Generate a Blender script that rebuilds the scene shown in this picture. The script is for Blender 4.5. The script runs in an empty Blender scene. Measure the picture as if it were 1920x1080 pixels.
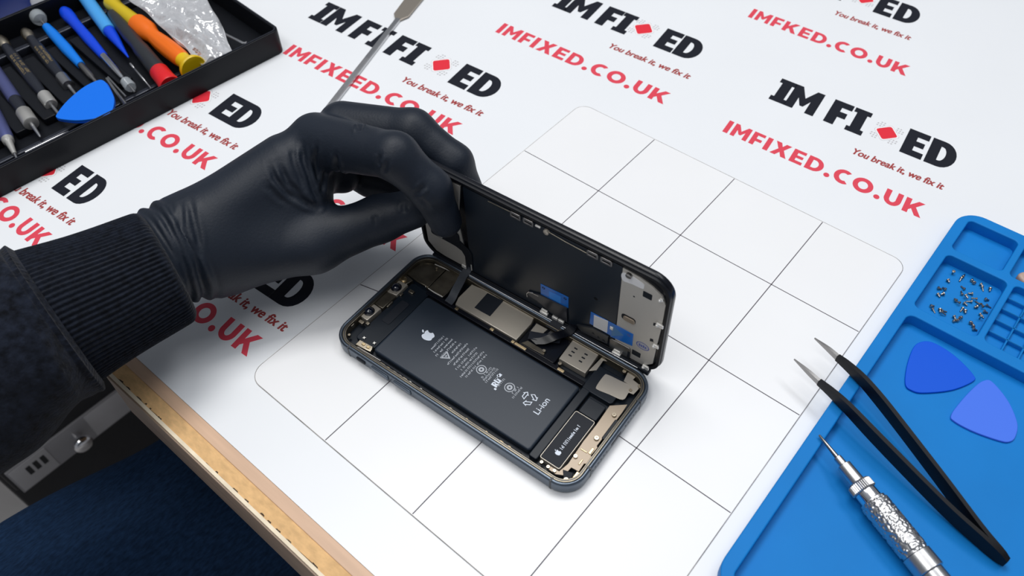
import bpy, bmesh, math, random
import numpy as np
from mathutils import Matrix, Vector

U = 0.001                       # everything below is written in millimetres
S = bpy.context.scene
COL = S.collection
random.seed(7)
R_ = math.radians

# ------------------------------------------------------------------ camera
cam_d = bpy.data.cameras.new('camera')
cam = bpy.data.objects.new('camera', cam_d)
COL.objects.link(cam)
right = Vector((0.76528114, 0.64345607, -0.01758025))
fwd = Vector((-0.4191108, 0.47735981, -0.77231713))
up = right.cross(fwd)
cm = Matrix.Identity(4)
for i in range(3):
    cm[i][0] = right[i]; cm[i][1] = up[i]; cm[i][2] = -fwd[i]
cm.translation = Vector((138.70046, -242.35967, 348.08633)) * U
cam.matrix_world = cm
cam_d.sensor_width = 36.0
cam_d.lens = 1529.1 / 1920 * 36.0
cam_d.clip_start = 0.01
cam_d.clip_end = 20
cam_d.dof.use_dof = True
cam_d.dof.focus_distance = 0.43
cam_d.dof.aperture_fstop = 13
S.camera = cam

# ------------------------------------------------------------------ light
w = bpy.data.worlds.new('room_light')
S.world = w
w.use_nodes = True
nt = w.node_tree
bg = nt.nodes['Background']
tcw = nt.nodes.new('ShaderNodeTexCoord')
sep = nt.nodes.new('ShaderNodeSeparateXYZ')
rmp = nt.nodes.new('ShaderNodeValToRGB')
nt.links.new(tcw.outputs['Generated'], sep.inputs[0])
nt.links.new(sep.outputs['Z'], rmp.inputs[0])
rmp.color_ramp.elements[0].position = 0.0
rmp.color_ramp.elements[0].color = (0.10, 0.11, 0.13, 1)
rmp.color_ramp.elements[1].position = 0.9
rmp.color_ramp.elements[1].color = (0.80, 0.86, 0.95, 1)
nt.links.new(rmp.outputs[0], bg.inputs['Color'])
bg.inputs['Strength'].default_value = 0.40


def area(name, loc, target, sx, sy, power, col):
    d = bpy.data.lights.new(name, 'AREA')
    d.shape = 'RECTANGLE'; d.size = sx; d.size_y = sy
    d.energy = power; d.color = col
    o = bpy.data.objects.new(name, d); COL.objects.link(o)
    o.location = loc
    o.rotation_euler = (Vector(target) - Vector(loc)).to_track_quat('-Z', 'Y').to_euler()
    return o


area('ceiling_or_fill_lamp', (-0.55, 0.28, 1.9), (-0.05, 0.0, 0), 1.0, 0.6, 19, (1.0, 0.985, 0.96))
area('ceiling_or_fill_lamp', (-0.15, -0.85, 1.9), (-0.1, 0.0, 0), 1.2, 0.6, 10.5, (1.0, 0.99, 0.97))  # fill lamp added to brighten under the hand and give metal highlights
area('ceiling_or_fill_lamp', (0.35, 1.0, 2.0), (0.0, 0.0, 0), 1.2, 0.5, 11, (0.96, 0.98, 1.0))

vs = S.view_settings
S.display_settings.display_device = 'sRGB'
vs.view_transform = 'Standard'
vs.look = 'None'
vs.gamma = 1.0
vs.use_curve_mapping = False
vs.exposure = 0.0


# ------------------------------------------------------------------ materials
def mat(name, col, rough=0.5, metal=0.0, spec=0.5, bump=0.0, bscale=400.0, var=0.0, vscale=60.0,
        sheen=0.0, coat=0.0, stretch=None, detail=4.0, alpha=1.0, trans=0.0):
    m = bpy.data.materials.new(name); m.use_nodes = True
    n = m.node_tree.nodes; l = m.node_tree.links
    b = n['Principled BSDF']
    c = (col[0], col[1], col[2], 1)
    b.inputs['Base Color'].default_value = c
    b.inputs['Roughness'].default_value = rough
    b.inputs['Metallic'].default_value = metal
    b.inputs['Specular IOR Level'].default_value = spec
    b.inputs['Sheen Weight'].default_value = sheen
    b.inputs['Coat Weight'].default_value = coat
    b.inputs['Alpha'].default_value = alpha
    b.inputs['Transmission Weight'].default_value = trans
    if bump or var:
        tc = n.new('ShaderNodeTexCoord'); mp = n.new('ShaderNodeMapping')
        l.new(tc.outputs['Object'], mp.inputs[0])
        if stretch: mp.inputs['Scale'].default_value = stretch
    if var:
        t = n.new('ShaderNodeTexNoise'); t.inputs['Scale'].default_value = vscale; t.inputs['Detail'].default_value = detail
        l.new(mp.outputs[0], t.inputs['Vector'])
        cr = n.new('ShaderNodeValToRGB'); l.new(t.outputs['Fac'], cr.inputs[0])
        cr.color_ramp.elements[0].position = 0.3; cr.color_ramp.elements[1].position = 0.7
        cr.color_ramp.elements[0].color = tuple(max(0, x * (1 - var)) for x in col) + (1,)
        cr.color_ramp.elements[1].color = tuple(min(1, x * (1 + var)) for x in col) + (1,)
        l.new(cr.outputs[0], b.inputs['Base Color'])
    if bump:
        t = n.new('ShaderNodeTexNoise'); t.inputs['Scale'].default_value = bscale; t.inputs['Detail'].default_value = detail
        l.new(mp.outputs[0], t.inputs['Vector'])
        bp = n.new('ShaderNodeBump'); bp.inputs['Strength'].default_value = bump; bp.inputs['Distance'].default_value = 0.0005
        l.new(t.outputs['Fac'], bp.inputs['Height']); l.new(bp.outputs[0], b.inputs['Normal'])
    return m


M = {}
M['sheet'] = mat('printed_sheet_white', (0.83, 0.85, 0.88), 0.35, var=0.012, vscale=9, bump=0.02, bscale=60)
M['pad'] = mat('pad_white', (0.86, 0.865, 0.88), 0.33, var=0.012, vscale=14)
M['line'] = mat('pad_line', (0.11, 0.10, 0.12), 0.7)
M['edge_line'] = mat('pad_edge_grime', (0.30, 0.28, 0.27), 0.8, var=0.5, vscale=70)
M['ink_black'] = mat('ink_black', (0.011, 0.013, 0.021), 0.6, spec=0.15)
M['ink_red'] = mat('ink_red', (0.72, 0.065, 0.10), 0.55, spec=0.2)
M['ink_dark_red'] = mat('ink_dark_red', (0.36, 0.055, 0.055), 0.55, spec=0.2)
M['ink_bright_red'] = mat('ink_bright_red', (0.75, 0.03, 0.05), 0.55, spec=0.2)
M['ink_white'] = mat('ink_white', (0.9, 0.9, 0.92), 0.45)
M['ink_grey'] = mat('ink_grey', (0.52, 0.51, 0.53), 0.5)
M['wood_lip'] = mat('wood_laminate', (0.66, 0.44, 0.30), 0.5, var=0.10, vscale=60, stretch=(0.25, 3, 1), bump=0.1)
M['chip'] = mat('raw_chipboard', (0.74, 0.46, 0.21), 0.75, var=0.13, vscale=420, stretch=(0.5, 1, 1), bump=0.4, bscale=500)
M['cream'] = mat('cream_edging', (0.88, 0.76, 0.57), 0.6, var=0.1, vscale=120)
M['edge_brown'] = mat('edge_laminate', (0.38, 0.28, 0.21), 0.5, var=0.16, vscale=50, stretch=(0.3, 1, 5))
M['board'] = mat('board_core', (0.45, 0.30, 0.18), 0.8, var=0.2, vscale=200)
M['glove'] = mat('black_nitrile', (0.009, 0.014, 0.0245), 0.52, spec=0.34, bump=0.22, bscale=900, var=0.08, vscale=30)
M['knit'] = mat('black_knit', (0.007, 0.0095, 0.0165), 0.92, spec=0.12, bump=0.9, bscale=900, var=0.5, vscale=330, sheen=0.1)
M['fleece'] = mat('black_fleece', (0.008, 0.0105, 0.018), 0.95, spec=0.08, bump=1.0, bscale=700, var=0.7, vscale=260, sheen=0.12)
M['denim'] = mat('dark_denim', (0.010, 0.028, 0.070), 0.9, spec=0.1, bump=0.6, bscale=800, var=0.35, vscale=600, stretch=(1, .35, 1))
M['silicone'] = mat('blue_silicone', (0.005, 0.195, 0.58), 0.5, spec=0.16, bump=0.05, bscale=500, var=0.04, vscale=30)
M['pick_dark'] = mat('pick_blue', (0.002, 0.095, 0.68), 0.45, spec=0.2)
M['pick_light'] = mat('pick_light_blue', (0.065, 0.185, 0.83), 0.45, spec=0.2)
M['pick_mid'] = mat('pick_royal_blue', (0.006, 0.165, 0.80), 0.45, spec=0.2)
M['steel'] = mat('brushed_steel', (0.56, 0.56, 0.57), 0.30, 1.0, bump=0.05, bscale=900)
M['satin'] = mat('satin_nickel', (0.66, 0.65, 0.62), 0.36, 0.7)
M['steel_dark'] = mat('dark_steel', (0.30, 0.29, 0.285), 0.32, 1.0)
M['chrome'] = mat('chrome', (0.82, 0.82, 0.84), 0.12, 1.0)
M['screw'] = mat('screw_metal', (0.50, 0.42, 0.36), 0.3, 1.0)
M['brass'] = mat('champagne_metal', (0.50, 0.44, 0.35), 0.3, 1.0)
M['gold'] = mat('gold_contact', (0.60, 0.47, 0.28), 0.32, 1.0)
M['nickel'] = mat('nickel_plate', (0.48, 0.44, 0.38), 0.38, 0.55, bump=0.04, bscale=200)
M['beige'] = mat('beige_flex', (0.37, 0.30, 0.23), 0.42, 0.4)
M['smoked'] = mat('smoked_plate', (0.14, 0.125, 0.10), 0.3, 0.75, var=0.45, vscale=120)
M['white_metal'] = mat('white_connector', (0.86, 0.84, 0.80), 0.35, 0.4)
M['tw_black'] = mat('black_coated_steel', (0.005, 0.0055, 0.008), 0.45, spec=0.22)
M['black_plastic'] = mat('black_plastic', (0.005, 0.006, 0.009), 0.42, spec=0.22, bump=0.03, bscale=500)
M['black_gloss'] = mat('black_gloss', (0.005, 0.006, 0.010), 0.25, spec=0.3)
M['black_matte'] = mat('black_matte', (0.010, 0.013, 0.020), 0.55, spec=0.25)
M['navy_black'] = mat('dark_inner_plastic', (0.005, 0.0095, 0.017), 0.4, spec=0.3)
M['battery'] = mat('battery_wrap', (0.016, 0.025, 0.040), 0.42, spec=0.4, bump=0.03, bscale=90)
M['battery_ink'] = mat('battery_print_grey', (0.42, 0.45, 0.50), 0.5)
M['battery_ink_bright'] = mat('battery_print_white', (0.70, 0.76, 0.86), 0.5)
M['frame'] = mat('slate_aluminium', (0.105, 0.13, 0.165), 0.33, 0.85)
M['frame_gap'] = mat('antenna_band', (0.03, 0.037, 0.047), 0.5)
M['lcd_plate'] = mat('black_lcd_plate', (0.0105, 0.017, 0.028), 0.38, spec=0.36)
M['lcd_silver'] = mat('silver_lcd_plate', (0.60, 0.575, 0.53), 0.45, 0.35)
M['blue_tape'] = mat('blue_film', (0.004, 0.16, 0.62), 0.3)
M['blue_tape_pale'] = mat('blue_film_pale', (0.02, 0.28, 0.90), 0.35)
M['label'] = mat('white_label', (0.85, 0.85, 0.86), 0.5)
M['stamp'] = mat('stamp_blue', (0.10, 0.13, 0.42), 0.5)
M['flex'] = mat('grey_flex', (0.045, 0.052, 0.065), 0.36)
M['lens'] = mat('lens_glass', (0.004, 0.006, 0.016), 0.05, coat=1.0)
M['tool_lilac'] = mat('lilac_handle_or_sheen', (0.13, 0.15, 0.36), 0.3, 0.6)  # lilac handle colour, also the highlight laid over the dark driver
M['tool_dark'] = mat('dark_anodised', (0.028, 0.032, 0.045), 0.3, 0.4)
M['tool_blue'] = mat('blue_handle', (0.004, 0.20, 0.78), 0.24)
M['tool_deep_blue'] = mat('deep_blue_handle', (0.004, 0.060, 0.70), 0.27)
M['tool_sky'] = mat('sky_blue_handle', (0.07, 0.36, 0.80), 0.22)
M['tool_red'] = mat('red_plastic', (0.72, 0.012, 0.018), 0.35)
M['tool_yellow'] = mat('yellow_plastic', (0.78, 0.52, 0.004), 0.36)
M['tool_mustard'] = mat('mustard_plastic', (0.62, 0.45, 0.01), 0.4)
M['tool_orange'] = mat('orange_plastic', (0.86, 0.16, 0.006), 0.34)
M['tool_grey'] = mat('charcoal_plastic', (0.022, 0.025, 0.030), 0.38)
M['clear_cap'] = mat('frosted_cap', (0.55, 0.60, 0.64), 0.25, alpha=0.5)
M['gilt'] = mat('gilt_print', (0.52, 0.38, 0.16), 0.4, 0.6)
M['cabinet'] = mat('cabinet_black', (0.010, 0.011, 0.015), 0.5)
M['strip_grey'] = mat('label_strip_grey', (0.30, 0.30, 0.32), 0.5)
M['strip_pale'] = mat('label_strip_pale', (0.46, 0.46, 0.48), 0.5, var=0.1, vscale=20)
M['floor'] = mat('floor_vinyl', (0.40, 0.38, 0.37), 0.6, var=0.08, vscale=14)
M['skin_tone'] = mat('rubber_beige', (0.46, 0.33, 0.27), 0.5, var=0.1, vscale=100)

# clear crinkled polythene
m = bpy.data.materials.new('clear_polythene'); m.use_nodes = True
n = m.node_tree.nodes; l = m.node_tree.links
n.remove(n['Principled BSDF'])
out = n['Material Output']
tr = n.new('ShaderNodeBsdfTransparent'); tr.inputs[0].default_value = (0.93, 0.94, 0.96, 1)
df = n.new('ShaderNodeBsdfDiffuse'); df.inputs[0].default_value = (0.88, 0.89, 0.92, 1)
gl = n.new('ShaderNodeBsdfGlossy'); gl.inputs['Roughness'].default_value = 0.16; gl.inputs[0].default_value = (1, 1, 1, 1)
mx = n.new('ShaderNodeMixShader'); mx.inputs[0].default_value = 0.5
mx2 = n.new('ShaderNodeMixShader'); mx2.inputs[0].default_value = 0.30
tc = n.new('ShaderNodeTexCoord'); nz = n.new('ShaderNodeTexNoise'); nz.inputs['Scale'].default_value = 62; nz.inputs['Detail'].default_value = 3
nz.inputs['Distortion'].default_value = 1.2
bp = n.new('ShaderNodeBump'); bp.inputs['Strength'].default_value = 1.0; bp.inputs['Distance'].default_value = 0.004
l.new(tc.outputs['Object'], nz.inputs['Vector']); l.new(nz.outputs['Fac'], bp.inputs['Height'])
l.new(bp.outputs[0], gl.inputs['Normal']); l.new(bp.outputs[0], df.inputs['Normal'])
l.new(tr.outputs[0], mx.inputs[1]); l.new(df.outputs[0], mx.inputs[2])
l.new(mx.outputs[0], mx2.inputs[1]); l.new(gl.outputs[0], mx2.inputs[2]); l.new(mx2.outputs[0], out.inputs['Surface'])
M['polythene'] = m


# ------------------------------------------------------------------ geometry helpers (mm)
def curve_mesh(loops, half=0.0, bevel=0.0, seg=2):
    """filled 2D outline (even-odd holes) -> (verts, faces); thickness 2*half, centred on z=0"""
    cu = bpy.data.curves.new('tmp', 'CURVE')
    cu.dimensions = '2D'; cu.fill_mode = 'BOTH'
    for lp in loops:
        sp = cu.splines.new('POLY'); sp.points.add(len(lp) - 1)
        for k, q in enumerate(lp): sp.points[k].co = (q[0], q[1], 0, 1)
        sp.use_cyclic_u = True
    if half:
        cu.extrude = max(half - bevel, 1e-4)
        if bevel:
            cu.bevel_depth = bevel; cu.bevel_resolution = seg; cu.offset = -bevel
    o = bpy.data.objects.new('tmp', cu)
    me = bpy.data.meshes.new_from_object(o)
    v = [tuple(x.co) for x in me.vertices]; f = [tuple(p.vertices) for p in me.polygons]
    bpy.data.objects.remove(o); bpy.data.curves.remove(cu); bpy.data.meshes.remove(me)
    return v, f


def rrect(x0, y0, x1, y1, r, n=7):
    rs = r if isinstance(r, (list, tuple)) else [r] * 4        # corners ++, -+, --, +-
    o = []
    for (cx, cy, a0), rr in zip(((x1, y1, 0), (x0, y1, 90), (x0, y0, 180), (x1, y0, 270)), rs):
        sx = -1 if cx == x1 else 1; sy = -1 if cy == y1 else 1
        for k in range(n + 1):
            t = R_(a0 + 90 * k / n)
            o.append((cx + sx * rr + rr * math.cos(t), cy + sy * rr + rr * math.sin(t)))
    return o


def circle(cx, cy, r, n=20, ry=None):
    return [(cx + r * math.cos(2 * math.pi * k / n), cy + (ry or r) * math.sin(2 * math.pi * k / n)) for k in range(n)]


def smooth_loop(pts, n=8):
    """closed Catmull-Rom through pts"""
    o = []; N = len(pts)
    for i in range(N):
        p0, p1, p2, p3 = (np.array(pts[(i + d) % N], float) for d in (-1, 0, 1, 2))
        for k in range(n):
            t = k / n
            o.append(tuple(0.5 * (2 * p1 + (p2 - p0) * t + (2 * p0 - 5 * p1 + 4 * p2 - p3) * t * t + (-p0 + 3 * p1 - 3 * p2 + p3) * t ** 3)))
    return o


def spline(pts, n=8):
    """open Catmull-Rom through pts"""
    P = [np.array(q, float) for q in pts]; o = []
    for i in range(len(P) - 1):
        p0 = P[i - 1] if i else 2 * P[0] - P[1]; p1 = P[i]; p2 = P[i + 1]
        p3 = P[i + 2] if i + 2 < len(P) else 2 * P[-1] - P[-2]
        for k in range(n):
            t = k / n
            o.append(0.5 * (2 * p1 + (p2 - p0) * t + (2 * p0 - 5 * p1 + 4 * p2 - p3) * t * t + (-p0 + 3 * p1 - 3 * p2 + p3) * t ** 3))
    o.append(P[-1]); return o


class G:
    def __init__(s): s.v = []; s.f = []

    def add(s, v, f):
        b = len(s.v); s.v += [tuple(map(float, q)) for q in v]; s.f += [tuple(i + b for i in q) for q in f]; return s

    def prism(s, loops, z0, z1, bevel=0.0, seg=2):
        if loops and not isinstance(loops[0][0], (list, tuple, np.ndarray)): loops = [loops]
        v, f = curve_mesh(loops, (z1 - z0) / 2, bevel, seg)
        zc = (z0 + z1) / 2
        return s.add([(a, b, c + zc) for a, b, c in v], f)

    def flat(s, loops, z):
        if loops and not isinstance(loops[0][0], (list, tuple, np.ndarray)): loops = [loops]
        v, f = curve_mesh(loops)
        return s.add([(a, b, z) for a, b, c in v], f)

    def box(s, x0, y0, z0, x1, y1, z1, bevel=0.0):
        if bevel: return s.prism(rrect(x0, y0, x1, y1, bevel, 3), z0, z1, bevel)
        v = [(x, y, z) for z in (z0, z1) for y in (y0, y1) for x in (x0, x1)]
        return s.add(v, [(0, 2, 3, 1), (4, 5, 7, 6), (0, 1, 5, 4), (2, 6, 7, 3), (0, 4, 6, 2), (1, 3, 7, 5)])

    def lathe(s, p0, p1, prof, n=28, ripple=None):
        """prof: (distance along the axis from p0 in mm, radius)"""
        p0 = np.array(p0, float); p1 = np.array(p1, float); a = (p1 - p0); a /= np.linalg.norm(a)
        e = np.cross(a, (0, 0, 1.0)); e = e / np.linalg.norm(e) if np.linalg.norm(e) > 1e-6 else np.array((1., 0, 0)); g = np.cross(a, e)
        v = []; f = []
        for i, (t, r) in enumerate(prof):
            for k in range(n):
                th = 2 * math.pi * k / n
                rr = r + (ripple(t, k, n) if ripple else 0)
                v.append(p0 + a * t + rr * (e * math.cos(th) + g * math.sin(th)))
        for i in range(len(prof) - 1):
            for k in range(n):
                f.append((i * n + k, i * n + (k + 1) % n, (i + 1) * n + (k + 1) % n, (i + 1) * n + k))
        f.append(tuple(range(n))); f.append(tuple((len(prof) - 1) * n + k for k in reversed(range(n))))
        return s.add(v, f)

    def tube(s, path, r, n=8, flat=1.0):
        """round (or flattened in z) tube along a path; r may be a list"""
        P = [np.array(q, float) for q in path]; v = []; f = []
        for i, q in enumerate(P):
            t = P[min(i + 1, len(P) - 1)] - P[max(i - 1, 0)]; t /= np.linalg.norm(t)
            e = np.cross(t, (0, 0, 1.0)); e = e / np.linalg.norm(e) if np.linalg.norm(e) > 1e-6 else np.array((1., 0, 0)); g = np.cross(e, t)
            rr = r[i] if isinstance(r, (list, tuple)) else r
            for k in range(n):
                th = 2 * math.pi * k / n
                v.append(q + rr * (e * math.cos(th) + g * math.sin(th) * flat))
        for i in range(len(P) - 1):
            for k in range(n):
                f.append((i * n + k, i * n + (k + 1) % n, (i + 1) * n + (k + 1) % n, (i + 1) * n + k))
        f.append(tuple(range(n))); f.append(tuple((len(P) - 1) * n + k for k in reversed(range(n))))
        return s.add(v, f)

    def ribbon(s, path, width_dir, w, t):
        """flat strip of width w (along width_dir) and thickness t following path"""
        P = [np.array(q, float) for q in path]; wd = np.array(width_dir, float); v = []; f = []
        for i, q in enumerate(P):
            tg = P[min(i + 1, len(P) - 1)] - P[max(i - 1, 0)]; tg /= np.linalg.norm(tg)
            d = wd[i] if wd.ndim == 2 else wd
            d = d / np.linalg.norm(d); nn = np.cross(tg, d); nn /= np.linalg.norm(nn)
            ww = w[i] if isinstance(w, (list, tuple)) else w
            for a, b in ((-1, -1), (1, -1), (1, 1), (-1, 1)): v.append(q + d * a * ww / 2 + nn * b * t / 2)
        for i in range(len(P) - 1):
            for k in range(4): f.append((i * 4 + k, i * 4 + (k + 1) % 4, (i + 1) * 4 + (k + 1) % 4, (i + 1) * 4 + k))
        f.append((3, 2, 1, 0)); b = (len(P) - 1) * 4; f.append((b, b + 1, b + 2, b + 3))
        return s.add(v, f)

    def ball(s, c, r, n=14, sz=1.0):
        m_ = n // 2
        v = [(c[0], c[1], c[2] - r * sz)]; f = []
        for i in range(1, m_):
            t = -math.pi / 2 + math.pi * i / m_
            for k in range(n):
                a = 2 * math.pi * k / n
                v.append((c[0] + r * math.cos(t) * math.cos(a), c[1] + r * math.cos(t) * math.sin(a), c[2] + r * sz * math.sin(t)))
        v.append((c[0], c[1], c[2] + r * sz))
        for k in range(n): f.append((0, 1 + (k + 1) % n, 1 + k))
        for i in range(m_ - 2):
            for k in range(n): f.append((1 + i * n + k, 1 + i * n + (k + 1) % n, 1 + (i + 1) * n + (k + 1) % n, 1 + (i + 1) * n + k))
        b = 1 + (m_ - 2) * n
        for k in range(n): f.append((b + k, b + (k + 1) % n, len(v) - 1))
        return s.add(v, f)

    def moved(s, dx=0, dy=0, dz=0, rz=0.0, sx=1.0, sy=1.0):
        c_, s_ = math.cos(rz), math.sin(rz)
        s.v = [(dx + sx * x * c_ - sy * y * s_, dy + sx * x * s_ + sy * y * c_, z + dz) for x, y, z in s.v]
        return s

    def build(s, name, m, parent=None, smooth=35, wn=False):
        me = bpy.data.meshes.new(name)
        me.from_pydata([(x * U, y * U, z * U) for x, y, z in s.v], [], s.f)
        me.validate()
        bm = bmesh.new(); bm.from_mesh(me); bmesh.ops.recalc_face_normals(bm, faces=bm.faces); bm.to_mesh(me); bm.free()
        me.materials.append(M[m] if isinstance(m, str) else m)
        o = bpy.data.objects.new(name, me); COL.objects.link(o)
        if smooth:
            me.polygons.foreach_set('use_smooth', [True] * len(me.polygons))
            me.set_sharp_from_angle(angle=R_(smooth))
        if parent is not None: o.parent = parent
        return o


def tag(o, label=None, cat=None, group=None, kind=None):
    if label: o['label'] = label
    if cat: o['category'] = cat
    if group: o['group'] = group
    if kind: o['kind'] = kind
    return o


def thing(name, label, cat, loc=(0, 0, 0), rz=0.0, group=None):
    o = bpy.data.objects.new(name, None); COL.objects.link(o)
    o.empty_display_size = 0.02
    o.location = Vector(loc) * U; o.rotation_euler = (0, 0, rz)
    return tag(o, label, cat, group)


def copy_tree(o, parent=None):
    c_ = o.copy(); COL.objects.link(c_)
    if parent is not None: c_.parent = parent
    for ch in o.children: copy_tree(ch, c_)
    return c_


# ------------------------------------------------------------------ lettering
def arc(cx, cy, rx, ry, a0, a1, n=12):
    return [(cx + rx * math.cos(R_(a0 + (a1 - a0) * k / n)), cy + ry * math.sin(R_(a0 + (a1 - a0) * k / n))) for k in range(n + 1)]


def glyph_red(ch):
    """heavy geometric capitals, height 1 -> loops, width"""
    t = 0.25; h = 0.215
    if ch == 'I': return [[(0, 0), (.28, 0), (.28, 1), (0, 1)]], .28
    if ch == 'M': return [[(0, 0), (.25, 0), (.25, .56), (.42, .26), (.54, .26), (.71, .56), (.71, 0), (.96, 0), (.96, 1), (.74, 1), (.48, .55), (.22, 1), (0, 1)]], .96
    if ch == 'F': return [[(0, 0), (.27, 0), (.27, .33), (.60, .33), (.60, .54), (.27, .54), (.27, .785), (.66, .785), (.66, 1), (0, 1)]], .66
    if ch == 'X': return [[(0, 0), (.30, 0), (.46, .30), (.62, 0), (.93, 0), (.63, .51), (.91, 1), (.61, 1), (.47, .73), (.33, 1), (.02, 1), (.31, .51)]], .93
    if ch == 'E': return [[(0, 0), (.70, 0), (.70, h), (.27, h), (.27, .40), (.64, .40), (.64, .60), (.27, .60), (.27, 1 - h), (.69, 1 - h), (.69, 1), (0, 1)]], .71
    if ch == 'D': return [[(0, 0), (.40, 0)] + arc(.40, .5, .50, .5, -90, 90) + [(0, 1)], [(.27, .22), (.27, .78), (.40, .78)] + arc(.40, .5, .23, .28, 90, -90)], .90
    if ch == '.': return [circle(.15, .14, .155, 16)], .30
    if ch == 'C':
        return [arc(.50, .5, .50, .51, 52, 308, 20) + arc(.51, .5, .235, .275, 300, 60, 16)], .86
    if ch == 'O': return [circle(.52, .5, .52, 32, .51), circle(.52, .5, .25, 28, .265)], 1.04
    if ch == 'U':
        return [[(0, 1), (0, .45)] + arc(.43, .45, .43, .46, 180, 360, 18) + [(.86, 1), (.59, 1), (.59, .45)] + arc(.43, .45, .165, .225, 0, -180, 12) + [(.27, 1)]], .86
    if ch == 'K': return [[(0, 0), (.27, 0), (.27, .24), (.38, .37), (.63, 0), (.95, 0), (.57, .56), (.92, 1), (.61, 1), (.27, .57), (.27, 1), (0, 1)]], .95


def glyph_black(ch):
    if ch == 'I':
        return [[(0, 0), (.44, 0), (.44, .19), (.355, .19), (.355, .81), (.44, .81), (.44, 1), (0, 1), (0, .81), (.085, .81), (.085, .19), (0, .19)]], .44
    if ch == 'M':
        return [[(0, 0), (.235, 0), (.235, .50), (.36, .21), (.45, .21), (.565, .50), (.565, 0), (.80, 0), (.80, 1), (.60, 1), (.40, .56), (.20, 1), (0, 1)]], .80
    if ch == 'F':
        return [[(0, 0), (.26, 0), (.26, .35), (.46, .35), (.46, .59), (.26, .59), (.26, .76), (.52, .76), (.52, 1), (0, 1)]], .52
    if ch == 'E':
        return [[(0, 0), (.53, 0), (.53, .23), (.26, .23), (.26, .40), (.48, .40), (.48, .61), (.26, .61), (.26, .77), (.53, .77), (.53, 1), (0, 1)]], .53
    if ch == 'D':
        return [[(0, 0), (.30, 0)] + arc(.30, .5, .36, .5, -90, 90) + [(0, 1)], [(.25, .23), (.25, .77), (.29, .77)] + arc(.29, .5, .12, .27, 90, -90)], .66


def place(loops, x, y, sx, sy, slant=0.0):
    return [[(x + q[0] * sx + slant * q[1] * sy, y + q[1] * sy) for q in lp] for lp in loops]


def text_mesh(s, size, offset=0.0, shear=0.0):
    cu = bpy.data.curves.new('tmp', 'FONT'); cu.body = s; cu.size = size; cu.offset = offset; cu.shear = shear
    o = bpy.data.objects.new('tmp', cu); me = bpy.data.meshes.new_from_object(o)
    v = [tuple(x.co) for x in me.vertices]; f = [tuple(p.vertices) for p in me.polygons]
    bpy.data.objects.remove(o); bpy.data.curves.remove(cu); bpy.data.meshes.remove(me)
    return v, f


# ================================================================== THE BENCH
ZS = -0.5            # printed sheet top lies half a millimetre below the pad top
bench = thing('workbench', 'wooden workbench with worn two-tone lipping along its front edge', 'workbench', (0, -187, ZS - 40))
zt = 40.0 - 0.36     # in the bench's own coordinates (origin at underside of front lip)
G().prism([(-900, -34), (-232, -34), (-232, 0), (900, 0), (900, 1200), (-900, 1200)], 0, zt).build('bench_top', 'board', bench)
G().box(-176, -6.2, 0, 900, 0, zt + 0.1, 0.3).build('wood_lipping', 'wood_lip', bench)
# raw chipboard band with a ragged front
rag = [(-176, -6.2)]
x = 900.0
front = []
xx = -176.0
rr = random.Random(3)
while xx < 900:
    front.append((xx, -13.2 - 0.9 * rr.random() - (0.9 if rr.random() < .25 else 0)))
    xx += rr.uniform(3, 9)
front.append((900, -14))
G().prism([[(900, -6.2), (-176, -6.2)] + front], 0, zt - 0.4).build('chipboard_band', 'chip', bench, smooth=0)
G().box(-176, -15.4, 0, 900, -13.7, zt + 0.05).build('cream_edging', 'cream', bench)
G().box(-178, -16.3, 0, 900, -15.3, zt - 1.2, 0.2).build('front_edge_laminate', 'edge_brown', bench)

M['chip_gap_brown'] = mat('chip_gap_brown', (.06, .04, .025), .9)  # dark brown for the gaps along the chipped edge
rc = random.Random(17); xx = -168.0
while xx < 260:
    w_ = rc.uniform(1.2, 5.5); y_ = -13.4 + rc.uniform(-.2, .35)
    if xx < -140 or rc.random() < .55:
        lo_ = [(xx + w_ * t, y_ - .22 - .12 * rc.random()) for t in (0, .3, .6, 1)]; hi_ = [(xx + w_ * t, y_ + .15 + .35 * rc.random()) for t in (.85, .5, .2)]
        G().prism([lo_ + hi_], zt - .5, zt - .33).build('chipped_gap', M['chip_gap_brown'], bench, smooth=0)
    xx += w_ + rc.uniform(.5, 6)

sheet = thing('printed_bench_mat', 'white vinyl bench mat printed with black and red repair shop lettering', 'mat', (0, 0, ZS - 0.3))
G().prism([(-880, -220), (-233, -220), (-233, -187), (880, -187), (880, 1010), (-880, 1010)], 0, 0.3).build('mat_sheet', 'sheet', sheet)
ZI = 0.3 + 0.04      # ink height inside the mat's coordinates


def red_line(x0, y0, x1, y1, h, text):
    L = math.hypot(x1 - x0, y1 - y0); a = math.atan2(y1 - y0, x1 - x0)
    gs = [glyph_red(c_) for c_ in text]; gap = 0.15
    tot = sum(g_[1] for g_ in gs) + gap * (len(gs) - 1)
    sx = L / tot; x = 0; loops = []
    g = G()
    for lp, wd in gs:
        g.flat(place(lp, x, 0, sx, h, -0.10), ZI); x += (wd + gap) * sx
    g.moved(x0, y0, 0, a).build('web_address_lettering', 'ink_red', sheet, smooth=0)


def black_word(items, ox, oy, a, sx, h):
    """items: (letter, x offset in mm from the E, extra y)"""
    for ch, x in items:
        G().flat(place(glyph_black(ch)[0], x, 0, sx, h, -0.09), ZI + 0.01).moved(ox, oy, 0, a).build('logo_letter', 'ink_black', sheet, smooth=0)


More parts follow.
